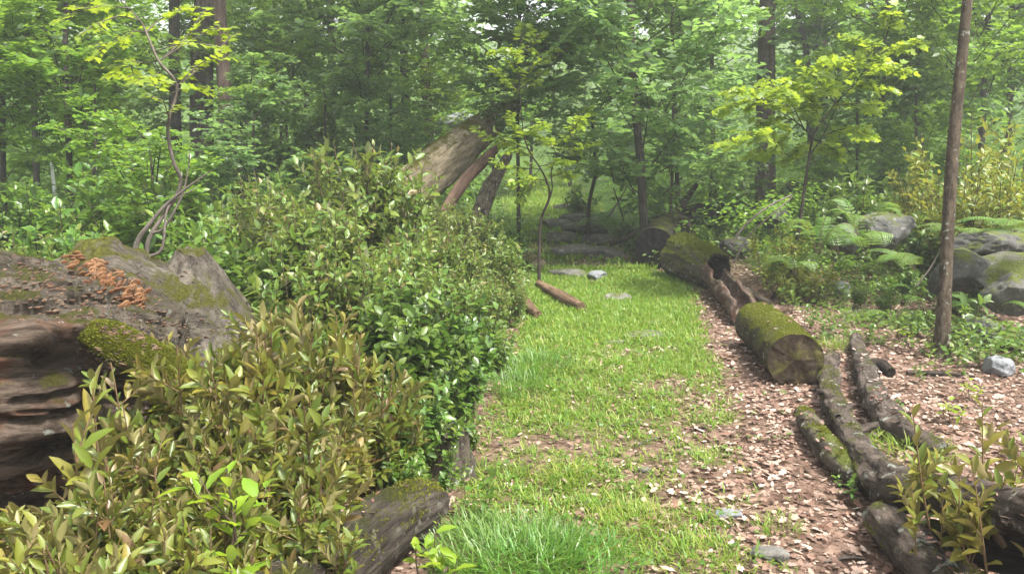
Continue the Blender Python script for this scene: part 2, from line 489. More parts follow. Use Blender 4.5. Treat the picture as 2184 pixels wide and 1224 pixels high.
# ------------------------------------------------------------------ ground
def grass_mask(px, py, x, y):
    """1 where the photo's path carries grass"""
    lx = np.interp(py, [375, 420, 500, 580, 640, 700, 800, 900, 1000, 1224, 1500], [1085, 1075, 1110, 1135, 1130, 1120, 1085, 1040, 1000, 930, 850])
    rx = np.interp(py, [375, 420, 480, 560, 600, 660, 720, 840, 900, 1000, 1224, 1500], [1200, 1225, 1290, 1320, 1450, 1465, 1480, 1550, 1570, 1610, 1660, 1750])
    m = sstep(-25, 25, px - lx) * sstep(-45, 30, rx - px)
    q = np.stack([x, y, 0 * x], 1)
    n = fbm(q * 1.9, 21, 4) + .25 * fbm(q * 7, 23, 2)
    thr = np.interp(py, [380, 560, 700, 830, 900, 1000, 1224], [-.7, -.55, -.40, -.26, -.18, -.08, -.08])
    edge = sstep(0, 260, rx - px)
    thr = thr + np.where(py > 820, .25 * (1 - edge), .12 * (1 - edge))
    dark = ((py > 460) & (py < 575))
    thr = np.where(dark, .12, thr)
    n = n * .6 + .5 * fbm(q * 4.6, 25, 3)
    return m * (.06 + .94 * sstep(thr - .28, thr + .30, n)) * np.interp(py, [680, 900], [1, .62])

fx = np.concatenate([-np.geomspace(150, 7, 40), np.arange(-6.6, 6.6, .07), np.geomspace(7, 150, 40)])
fy = np.concatenate([np.linspace(-30, 1, 14), np.arange(1.3, 14, .07), np.geomspace(14.2, 150, 60)])
GX, GY = np.meshgrid(fx, fy)
gx, gy = GX.ravel(), GY.ravel()
gv = np.stack([gx, gy, hgt(gx, gy)], 1)
gb = MB(); gb.add(gv, grid_faces(len(fy), len(fx), wrap=False)[:, ::1])
ppx, ppy, pdd = proj(gv)
gm = grass_mask(ppx, ppy, gx, gy) * (pdd > .5) * (gy > 1) * (1 - sstep(27, 33, gy))
m, nt = new_mat('forest_floor'); L = nt.links
tc = attr(nt).outputs['Vector']
vz = N(nt, 'ShaderNodeTexVoronoi'); vz.inputs['Scale'].default_value = 19; L.new(noise(nt, tc, 6, 3, out=1), vz.inputs['Vector']) if False else L.new(tc, vz.inputs['Vector'])
n1 = noise(nt, tc, 1.6, 5, .6); n2 = noise(nt, tc, 34, 5, .7)
sep = N(nt, 'ShaderNodeSeparateColor'); L.new(vz.outputs['Color'], sep.inputs[0])
lit = ramp(nt, sep.outputs[0], [(0, (.075, .045, .032)), (.35, (.15, .095, .07)), (.7, (.24, .16, .12)), (1, (.10, .062, .045))])
soil = ramp(nt, n2, [(.3, (.03, .02, .014)), (.7, (.12, .08, .055))])
c = mixc(nt, ramp(nt, n2, [(.35, (0, 0, 0)), (.55, (1, 1, 1))]), soil, lit)
ga = attr(nt, 'grass').outputs['Fac']
green = ramp(nt, n2, [(.3, (.045, .06, .012)), (.7, (.12, .15, .03))])
c = mixc(nt, mathn(nt, 'MULTIPLY', ga, .8), c, green)
gf = attr(nt, 'far').outputs['Fac']
c = mixc(nt, gf, c, ramp(nt, n2, [(.3, (.035, .06, .012)), (.7, (.09, .15, .03))]))
p = N(nt, 'ShaderNodeBsdfPrincipled'); L.new(c, p.inputs['Base Color']); p.inputs['Roughness'].default_value = .9; p.inputs['Specular IOR Level'].default_value = .1
b = N(nt, 'ShaderNodeBump'); b.inputs['Strength'].default_value = .8; b.inputs['Distance'].default_value = .02
L.new(mathn(nt, 'ADD', n2, sep.outputs[0]), b.inputs['Height']); L.new(b.outputs[0], p.inputs['Normal'])
o = N(nt, 'ShaderNodeOutputMaterial'); L.new(p.outputs[0], o.inputs['Surface'])
ground = gb.build('ground', m)
at = ground.data.attributes.new('grass', 'FLOAT', 'POINT'); at.data.foreach_set('value', gm.astype(np.float32))
far = np.clip(sstep(9, 16, gy) * (1 - gm) + sstep(3, 7, -gx) + sstep(4.5, 7, gx) * sstep(7.5, 10, gy), 0, 1)
at = ground.data.attributes.new('far', 'FLOAT', 'POINT'); at.data.foreach_set('value', far.astype(np.float32))
tag(ground, kind='structure')

# ------------------------------------------------------------------ grass on the path (stuff)
def make_grass():
    g = MB(); r = np.random.default_rng(11)
    for (y0, y1, n, ln, w, per) in ((1.9, 6.5, 17000, (.022, .068), .095, 7), (6.5, 10.5, 13000, (.03, .085), .11, 7), (10.5, 34, 9000, (.07, .14), .14, 6)):
        x = r.uniform(-1.6, 3.2, n * 2); y = y0 + (y1 - y0) * r.random(n * 2) ** (1.0 if y0 < 10 else 1.5)
        if y0 > 10: x = r.uniform(-.6, 3.2, n * 2)
        z = hgt(x, y); pp = np.stack([x, y, z], 1)
        px, py, d = proj(pp)
        keep = r.random(n * 2) < grass_mask(px, py, x, y) * .9
        pp = pp[keep][:n]; k = len(pp)
        base = np.repeat(pp, per, 0) + r.normal(size=(k * per, 3)) * [.018, .018, 0]
        a = r.uniform(0, 2 * math.pi, k * per); tilt = r.uniform(.15, 1.3, k * per)
        al = np.stack([np.cos(a) * np.sin(tilt), np.sin(a) * np.sin(tilt), np.cos(tilt)], 1)
        nr = np.stack([-np.cos(a) * np.cos(tilt), -np.sin(a) * np.cos(tilt), np.sin(tilt)], 1) + r.normal(size=(k * per, 3)) * .25
        V, F = scatter(T_blade(w, .3), base, al, nr, r.uniform(*ln, k * per))
        g.add(V, F)
    o = g.build('grass', LM_GRASS)
    tag(o, 'short bright green grass growing in patches along the woodland path', 'grass', kind='stuff')
make_grass()

# ------------------------------------------------------------------ dead leaves (stuff)
def make_litter():
    g = MB(); r = np.random.default_rng(12)
    n = 120000
    x = r.uniform(-2.5, 5.5, n); y = 1.8 + 10.0 * r.random(n) ** 1.2
    pp = np.stack([x, y, hgt(x, y)], 1); px, py, d = proj(pp)
    gmk = grass_mask(px, py, x, y)
    rx = np.interp(py, [560, 600, 660, 840, 1000, 1224], [1400, 1450, 1465, 1540, 1500, 1480])
    dens = .48 + .52 * sstep(-180, 60, px - rx)
    dens *= np.where(y > 8.5, .55, 1)
    dens = np.where(px < 1050, .3, dens)
    dens *= (1 - .66 * gmk)
    dens *= .55 + .45 * sstep(-.3, .3, fbm(np.stack([x, y, 0 * x], 1) * 2.2, 31, 3))
    k = r.random(n) < dens
    pp = pp[k]; n = len(pp)
    pp[:, 2] += .003 + .022 * r.random(n) ** 2
    a = r.uniform(0, 2 * math.pi, n)
    al = np.stack([np.cos(a), np.sin(a), r.normal(size=n) * .18], 1)
    nr = np.array([0, 0, 1.0]) + r.normal(size=(n, 3)) * .42
    nr[:, 2] *= np.where(r.random(n) < .4, -1, 1)
    V, F = scatter(T_dead(), pp, al, nr, (.018 + .050 * r.random(n) ** 1.6) * (1 - .45 * grass_mask(*proj(pp)[:2], pp[:, 0], pp[:, 1])), r.uniform(.7, 1.2, n))
    g.add(V, F, smooth=False)
    o = g.build('dead_leaves', LM_DEAD)
    tag(o, 'litter of dry pinkish brown dead leaves over the forest floor', 'dead leaves', kind='stuff')
make_litter()
def make_twigs():
    g = MB(); r = np.random.default_rng(13); n = 2600
    x = r.uniform(-1.6, 5.2, n); y = 2.0 + 8.5 * r.random(n) ** 1.2
    px, py, d = proj(np.stack([x, y, hgt(x, y)], 1))
    k = (px > 1000) & (r.random(n) < .25 + .75 * sstep(-150, 80, px - np.interp(py, [560, 700, 900, 1224], [1400, 1470, 1500, 1480])))
    for x_, y_ in zip(x[k], y[k]):
        a = r.uniform(0, 6.28); l = r.uniform(.03, .16) * (1 + (r.random() < .06)); hd = np.array([math.cos(a), math.sin(a), 0]) * l / 2
        c = np.array([x_, y_, h1(x_, y_) + .012]); q = r.normal(size=3) * l * .07
        V, F, lc = tube(np.stack([c - hd, c + q * [1, 1, .3], c + hd + [0, 0, r.uniform(-.004, .02)]]), np.array([1, .9, .5]) * r.uniform(.0012, .0034), 4)
        g.add(V, F, 0, lc)
    tag(g.build('fallen_twigs', M_STEM), 'scatter of thin dry twigs over the dead leaves', 'fallen twigs', kind='stuff')
    # small round leaved weeds among the grass
    n = 5200; x = r.uniform(-1.3, 2.8, n); y = 2.0 + 9 * r.random(n) ** 1.2; p = np.stack([x, y, hgt(x, y)], 1)
    px, py, d = proj(p); k = r.random(n) < (.10 + .75 * grass_mask(px, py, x, y)) * ((px > 960) & (px < 1700)); p = p[k]
    k_ = len(p); b = np.repeat(p, 5, 0); a = r.uniform(0, 6.28, k_ * 5); rr_ = r.uniform(.004, .03, k_ * 5)
    al = np.stack([np.cos(a), np.sin(a), r.uniform(-.1, .5, k_ * 5)], 1); b = b + al * rr_[:, None] + np.array([0, 0, .015]) + np.array([0, 0, 1]) * np.repeat(r.uniform(0, .03, k_), 5)[:, None]
    V, F = scatter(T_simple(.7, .06, -.06), b, al, np.array([0, 0, 1.0]) + r.normal(size=(k_ * 5, 3)) * .3, r.uniform(.012, .034, k_ * 5)); g = MB(); g.add(V, F)
    tag(g.build('path_weeds', LM_FRESH), 'tiny round leaved weeds among the path grass', 'weeds', kind='stuff')
make_twigs()

# ------------------------------------------------------------------ logs
M_MOSSLOG = bark_mat('mossy_bark', (.05, .04, .03), (.15, .125, .09), moss=.56, moss_col=(.13, .14, .022), lichen=.3, scale=20, stretch=.3)
M_MOSSLOG2 = bark_mat('thick_moss_bark', (.06, .05, .035), (.17, .14, .10), moss=.72, moss_col=(.13, .145, .04), lichen=.35, scale=22, stretch=.3)
M_ROTTEN = bark_mat('rotten_wood', (.12, .08, .062), (.36, .26, .21), moss=.12, scale=16, stretch=.12, bump=.9, red=(.22, .11, .08))
M_BRANCHLOG = bark_mat('grey_branch_bark', (.06, .046, .038), (.27, .215, .175), moss=.14, lichen=.5, scale=20, stretch=.3, bump=.9, moss_col=(.12, .13, .03))
M_MOSSBRANCH = bark_mat('mossy_branch_bark', (.05, .04, .03), (.17, .14, .11), moss=.36, lichen=.5, scale=22, stretch=.35, moss_col=(.12, .14, .03))
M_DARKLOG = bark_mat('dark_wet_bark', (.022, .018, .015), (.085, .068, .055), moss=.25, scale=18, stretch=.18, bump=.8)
M_WEATHER = bark_mat('weathered_dark_wood', (.045, .036, .03), (.20, .165, .13), moss=.26, moss_col=(.085, .09, .025), lichen=.5, lichen_col=(.22, .21, .16), scale=34, stretch=.07, bump=1.0, dist=.02)
M_BIGLOG = bark_mat('decayed_big_bark', (.08, .056, .042), (.40, .305, .23), moss=.22, moss_col=(.13, .125, .025), lichen=.1, scale=26, stretch=.16, bump=1.0, dist=.03, red=(.34, .17, .10))
M_STUMP = bark_mat('grey_mossy_stump', (.085, .07, .055), (.36, .315, .255), moss=.44, moss_col=(.15, .15, .03), scale=20, stretch=.16, bump=.9)
M_GREYLOG = bark_mat('grey_upper_bark', (.06, .048, .036), (.30, .25, .195), moss=.34, moss_col=(.12, .12, .03), lichen=.2, scale=24, stretch=.45, bump=1.0, dist=.03)
M_LEAN = bark_mat('leaning_trunk_bark', (.18, .145, .09), (.50, .42, .29), moss=.42, moss_col=(.15, .14, .03), scale=16, stretch=.3, bump=.9)
M_REDLIMB = bark_mat('reddish_limb', (.085, .05, .035), (.27, .18, .13), scale=18, stretch=.12, bump=.9)
M_ORANGE = bark_mat('split_orange_wood', (.14, .085, .05), (.40, .27, .17), scale=30, stretch=.08, bump=.8)
M_END = end_mat('weathered_cut_wood', (.022, .016, .011), (.085, .062, .043), moss=.25)
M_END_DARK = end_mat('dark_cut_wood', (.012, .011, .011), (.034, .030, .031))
M_END_RED = end_mat('red_cut_wood', (.07, .04, .03), (.22, .14, .11))
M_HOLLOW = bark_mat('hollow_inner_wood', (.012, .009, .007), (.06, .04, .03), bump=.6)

def base_d(V): return float(np.median(V[:, 1]))
LOGTOPS = []
LM_MOSS = leaf_mat('moss_tips', [(.09, .105, .012), (.13, .145, .016), (.17, .18, .02), (.10, .12, .014)], rough=.7, trans=.25, tcol=(.3, .34, .03), vary=0, spec=.15)
def moss_fuzz(V, F, off, parent, n, seed, lim=.25, thr=.0, size=(.006, .014), freq=5.0):
    r = np.random.default_rng(seed)
    q = V[F]; c = q.mean(1); nn = np.cross(q[:, 2] - q[:, 0], q[:, 3] - q[:, 1]); ar = np.linalg.norm(nn, axis=1) / 2; nn = norm(nn)
    if (nn * norm(c - c.mean(0))).sum(1).mean() < 0: nn = -nn
    w = ar * sstep(lim, lim + .5, nn[:, 2]) * sstep(thr - .1, thr + .15, fbm(c * freq, seed, 4))
    if w.sum() <= 0: return
    i = r.choice(len(F), n, p=w / w.sum())
    b = r.random((n, 4)); b /= b.sum(1, keepdims=True)
    p = (q[i] * b[..., None]).sum(1) - nn[i] * .001
    al = norm(nn[i] + r.normal(size=(n, 3)) * .55); 
    V2, F2 = scatter(T_simple(.5, .1, -.2), p, al, rdir(n, r), r.uniform(*size, n))
    mb = MB(); mb.add(V2 - off, F2); o = mb.build('moss', LM_MOSS, parent); o['kind'] = 'stuff'
def log_thing(name, label, pts, rad, mat, cat='log', sides=64, n=110, amp=.14, freq=(10, 2.2), seed=1, ends=(None, None), hollow=None,
              group=None, bumps=None, root=None, pname='bark'):
    path = catmull(pts, n)
    r = np.interp(np.linspace(0, 1, n), np.linspace(0, 1, len(rad)), rad)
    if bumps is None and sides > 12:
        bumps = lambda q: r.mean() * (.09 * fbm(q * [42, 42, 9], seed + 60, 3) + .10 * fbm(q * [15, 15, 5], seed + 61, 2))
    V, F, lc = tube(path, r, sides, amp, freq, seed, bumps)
    LOGTOPS.append((name, V))
    o = root
    if o is None:
        base = path[len(path) // 2].copy(); base[2] = h1(base[0], base[1])
        o = empty(name, base); tag(o, label, cat, group)
        off = base
    else: off = np.array(o.location)
    mb = MB()
    mb.add(V - off, F, 0, lc)
    tdir = norm(np.gradient(path, axis=0))
    for e, idx in ((0, 0), (1, n - 1)):
        ring = V.reshape(n, sides, 3)[idx]; lr = lc.reshape(n, sides, 3)[idx]
        cen = ring.mean(0); out = -tdir[0] if e == 0 else tdir[-1]
        if hollow and e in hollow:
            f = hollow[e]; hb = MB()
            inner = cen + (ring - cen) * f
            Vr = np.concatenate([ring, inner]); 
            k = len(ring)
            Fr = grid_faces(2, k); hb.add(Vr - off, Fr if e else Fr[:, ::-1], 0, np.concatenate([lr, lr * f]))
            m_ = 10; rings = []; lrs = []
            for q in range(m_):
                t = q / (m_ - 1)
                rings.append(cen - out * (.6 * t) + (inner - cen) * (1 - .35 * t)); lrs.append(lr * [f, f, 1] + [0, 0, .6 * t])
            hb.add(np.concatenate(rings) - off, grid_faces(m_, k)[:, ::(1 if e else -1)], 0, np.concatenate(lrs))
            Vc, Fc, lcc = disc_cap(rings[-1], lrs[-1], rings[-1].mean(0), 4)
            hb.add(Vc - off, Fc, 0, lcc)
            hb.build('hollow', M_HOLLOW, o)
            continue
        rng_ = ring
        Vc, Fc, lcc = disc_cap(rng_, lr, cen + out * .004, 9, seed + e, .012, flip=(e == 0))
        if ends[e] is not None:
            eb = MB(); eb.add(Vc - off, Fc, 0, lcc); eb.build('cut_end', ends[e], o)
        else:
            mb.add(Vc - off, Fc, 0, lcc)
    mb.build(pname, mat, o)
    k = {'mossy_log': 6500, 'hollow_log': 7000, 'mossy_branch': 1100, 'crooked_log': 1500, 'weathered_log': 2500, 'leaning_tree': 4000, 'lichen_log': 500}.get(name, 0)
    if k and len(V) > 3000: moss_fuzz(V, F, off, o, k, seed + 7, thr={'hollow_log': -.25, 'mossy_log': -.1, 'mossy_branch': .08}.get(name, .14), size=(.006, .014) if base_d(V) < 8 else (.012, .026))
    return o

def GR(px, py, r):
    return G(px, py, r)

# the near mossy log with its cut end
log_thing('mossy_log', 'short mossy log with round weathered cut end facing the path', [GR(1697, 768, .175), GR(1655, 722, .18), GR(1614, 690, .18)],
          [.188, .19, .185], M_MOSSLOG, seed=4, ends=(M_END, M_END), amp=.035, sides=120, bumps=lambda q: .006 * fbm(q * [22, 22, 9], 66, 3))
# crack stick over it is modelled as dark bark split
# rotted half shell
def shell(name, label, pts, rad, a0, a1, mat, thick=.045, n=60, k=30, seed=1):
    path = catmull(pts, n); t, X, Y = frames(path)
    r = np.interp(np.linspace(0, 1, n), np.linspace(0, 1, len(rad)), rad)
    base = path[n // 2].copy(); base[2] = h1(base[0], base[1])
    o = empty(name, base); tag(o, label, 'log')
    V = np.zeros((n, 2 * k, 3)); lc = np.zeros((n, 2 * k, 3))
    for i in range(n):
        j0 = a0 + .35 * float(fbm([[i * .16, 0, 3]], seed)[0]); j1 = a1 + .5 * float(fbm([[i * .2, 7, 3]], seed)[0])
        a = np.linspace(j0, j1, k)
        for s, (rr, aa) in enumerate(((r[i], a), (r[i] - thick, a[::-1]))):
            q = np.stack([np.cos(aa) * rr, np.sin(aa) * rr, 0 * aa + i * .05], 1)
            w = rr * (1 + .14 * fbm(q * [12, 12, 3], seed + s, 3))
            V[i, s * k:(s + 1) * k] = path[i] + X[i] * (np.cos(aa) * w)[:, None] + Y[i] * (np.sin(aa) * w)[:, None]
            lc[i, s * k:(s + 1) * k] = q
    mb = MB(); mb.add(V.reshape(-1, 3) - base, grid_faces(n, 2 * k), 0, lc.reshape(-1, 3))
    for idx in (0, n - 1):
        ring = V[idx] - base
        q = np.array([[j, j + 1, 2 * k - 2 - j, 2 * k - 1 - j] for j in range(k - 1)])
        mb.add(ring, q, 0, lc[idx])
    mb.build('wood', mat, o)
    return o
shell('rotten_log', 'hollow rotted half log leading out of the mossy hollow log', [GR(1592, 668, .13), GR(1565, 630, .16), GR(1540, 602, .18), GR(1522, 580, .22)],
      [.14, .15, .16, .15], -math.pi * .12, math.pi * 1.22, M_ROTTEN, seed=9)
# mossy hollow log
log_thing('hollow_log', 'thick mossy log with dark hollow end above the rotted half log', [GR(1528, 578, .215), GR(1490, 560, .25), GR(1448, 545, .28)],
          [.225, .265, .29], M_MOSSLOG2, seed=14, hollow={0: .84}, amp=.14, sides=64)
# lichen branch piece beside
log_thing('broken_branch', 'short broken branch with pale lichen beside the rotted half log', [GR(1560, 610, .12), GR(1600, 628, .10), GR(1640, 648, .05)],
          [.05, .055, .04], M_BRANCHLOG, seed=15, amp=.3, sides=24, n=30, cat='branch')
# dark cut log
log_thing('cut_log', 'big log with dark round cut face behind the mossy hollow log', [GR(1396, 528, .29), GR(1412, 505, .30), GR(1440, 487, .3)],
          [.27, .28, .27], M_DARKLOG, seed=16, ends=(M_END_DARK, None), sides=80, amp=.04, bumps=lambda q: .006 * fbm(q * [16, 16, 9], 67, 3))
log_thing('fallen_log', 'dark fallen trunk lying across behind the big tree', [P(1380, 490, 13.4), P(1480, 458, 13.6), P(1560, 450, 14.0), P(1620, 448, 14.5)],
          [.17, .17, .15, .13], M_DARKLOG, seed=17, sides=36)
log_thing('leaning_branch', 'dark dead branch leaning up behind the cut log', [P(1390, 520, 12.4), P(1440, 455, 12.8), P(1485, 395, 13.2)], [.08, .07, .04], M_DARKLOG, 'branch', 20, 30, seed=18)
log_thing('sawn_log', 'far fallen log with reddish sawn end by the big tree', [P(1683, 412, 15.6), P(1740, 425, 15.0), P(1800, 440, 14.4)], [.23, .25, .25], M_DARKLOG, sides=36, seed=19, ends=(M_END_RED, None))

# branch logs in the near corner
log_thing('crooked_log', 'long crooked bare log running from beside the mossy cut log to the frame edge',
          [GR(1772, 765, .08), GR(1768, 825, .085), GR(1800, 905, .085), GR(1848, 985, .095), P(1905, 1040, 3.45), P(2010, 1062, 3.15), P(2180, 1092, 2.75), P(2330, 1150, 2.4)],
          [.06, .066, .07, .08, .09, .085, .085, .085], M_BRANCHLOG, seed=22, amp=.42, n=240, freq=(11, 5), sides=80)
cr = bpy.data.objects['crooked_log']; coff = np.array(cr.location)
for k, (a_, b_, r_) in enumerate((((1775, 850), (1745, 835), .03), ((1822, 930), (1870, 905), .028), ((1868, 1010), (1835, 1040), .025), ((1790, 890), (1818, 862), .02))):
    p0 = GR(*a_, .12); p1 = GR(*b_, .14 if k != 2 else .05)
    V, F, lc = tube(catmull([p0, (p0 + p1) / 2 + [0, 0, .015], p1], 14), np.linspace(r_, r_ * .55, 14), 14, .4, (20, 9), 70 + k)
    mb = MB(); mb.add(V - coff, F, 0, lc); Vc, Fc, lcc = disc_cap(V[-14:], lc[-14:], V[-14:].mean(0), 3); mb.add(Vc - coff, Fc, 0, lcc)
    mb.build('broken_stub', M_BRANCHLOG, cr)
log_thing('mossy_branch', 'thin mossy log tucked along the path side of the crooked log', [GR(1712, 880, .055), GR(1745, 935, .06), GR(1790, 985, .06), GR(1850, 1035, .05)],
          [.05, .065, .065, .05], M_MOSSBRANCH, 'branch', seed=23, amp=.36, n=120, freq=(10, 6))
t = log_thing('knotty_log', 'knotty grey log with pale lichen between crooked log and slim tree', [GR(1822, 722, .07), GR(1842, 780, .085), GR(1872, 855, .09), GR(1925, 915, .08), GR(2010, 962, .05)],
          [.045, .072, .085, .07, .04], M_BRANCHLOG, seed=24, amp=.5, n=160, freq=(9, 6), sides=72)
sp = catmull([GR(1848, 788, .11), GR(1875, 778, .15), GR(1900, 795, .13)], 16)
V, F, lc = tube(sp, np.linspace(.055, .035, 16), 16, .25, seed=5)
mb = MB(); mb.add(V - np.array(t.location), F, 0, lc)
Vc, Fc, lcc = disc_cap(V[-16:], lc[-16:], V[-16:].mean(0), 3); mb.add(Vc - np.array(t.location), Fc, 0, lcc)
mb.build('broken_stub', M_DARKLOG, t)
log_thing('lichen_log', 'short thick bark log with a pale lichen spot in the bottom corner', [GR(1872, 1105, .08), GR(1935, 1160, .09), GR(2030, 1235, .1), GR(2110, 1310, .1)],
          [.075, .09, .10, .10], M_BRANCHLOG, seed=27, amp=.42, n=160, freq=(9, 5), sides=80)
log_thing('bark_strip', 'flat torn strip of bark leaning under the crooked log', [GR(1872, 1065, .05), GR(1905, 1105, .06), GR(1940, 1150, .12)], [.02, .035, .025], M_ROTTEN, 'bark', 16, 30, seed=28, amp=.3)
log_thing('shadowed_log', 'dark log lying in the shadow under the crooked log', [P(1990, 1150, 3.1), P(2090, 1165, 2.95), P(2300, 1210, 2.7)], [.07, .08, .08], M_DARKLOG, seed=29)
log_thing('wood_chip', 'bright orange wood chip in the dark beneath the crooked log', [P(2112, 1128, 2.84), P(2128, 1146, 2.82), P(2143, 1166, 2.80)], [.008, .02, .012], M_ORANGE, 'wood chip', 10, 12, seed=30, amp=.4)

# foreground weathered log and rotten stumps at the foot of the thicket
log_thing('weathered_log', 'dark weathered log with long grain at the bottom edge beside tall grass', [P(560, 1350, 2.15), GR(690, 1225, .135), GR(790, 1140, .14), GR(885, 1085, .13), GR(925, 1066, .10)],
          [.15, .15, .145, .12, .075], M_WEATHER, seed=33, amp=.12, n=120, sides=90, freq=(16, .8),
          bumps=lambda q: .018 * fbm(q * [34, 34, 1.6], 41, 3))

def stump(name, label, px, py, d, r0, r1, H, mat, seed, cat='stump', sides=64, n=34, flare=1.7, jag=.2, top=None):
    b = P(px, py, d); b[2] = h1(b[0], b[1]) - .03
    o = empty(name, b); tag(o, label, cat)
    z = np.linspace(0, 1, n)
    ang = np.linspace(0, 2 * math.pi, sides, endpoint=False)
    lobes = .22 * np.sin(ang * 3 + seed) + .15 * np.sin(ang * 5 + 2 * seed)
    V = np.zeros((n, sides, 3)); lc = np.zeros((n, sides, 3))
    topj = H * (1 + jag * fbm(np.stack([np.cos(ang) * 1.7, np.sin(ang) * 1.7, 0 * ang + seed], 1), seed, 4))
    for i in range(n):
        rr = r1 + (r0 - r1) * (1 - z[i]) ** flare
        rr = rr * (1 + lobes * (1 - z[i]) ** 1.4)
        q = np.stack([np.cos(ang) * rr, np.sin(ang) * rr, z[i] * topj], 1)
        w = 1 + .12 * fbm(q * [9, 9, 2.4], seed + 3, 4)
        V[i] = np.stack([q[:, 0] * w, q[:, 1] * w, z[i] * topj], 1); lc[i] = q
    mb = MB(); mb.add(V.reshape(-1, 3), grid_faces(n, sides), 0, lc.reshape(-1, 3))
    c = V[-1].mean(0) + [0, 0, (.02 if jag < .1 else -.05) * H]
    Vc, Fc, lcc = disc_cap(V[-1], lc[-1], c, 6, seed, .02)
    mb.add(Vc, Fc, 0, lcc); mb.build('wood', mat, o)
    return o, (V.reshape(-1, 3) + b, grid_faces(n, sides))
st, st_geo = stump('tree_stump', 'grey mossy peaked stump behind the big decayed log', 408, 530, 4.9, .82, .085, 1.04, M_STUMP, 3, flare=1.02, jag=.05)
stump('rotten_stump', 'dark rotten stump half hidden under leaves beside the path', 968, 960, 4.1, .14, .08, .26, M_MOSSBRANCH, 5)
stump('rotten_stump', 'small reddish rotten stump behind the weathered log', 708, 1030, 3.05, .07, .045, .34, M_REDLIMB, 7)

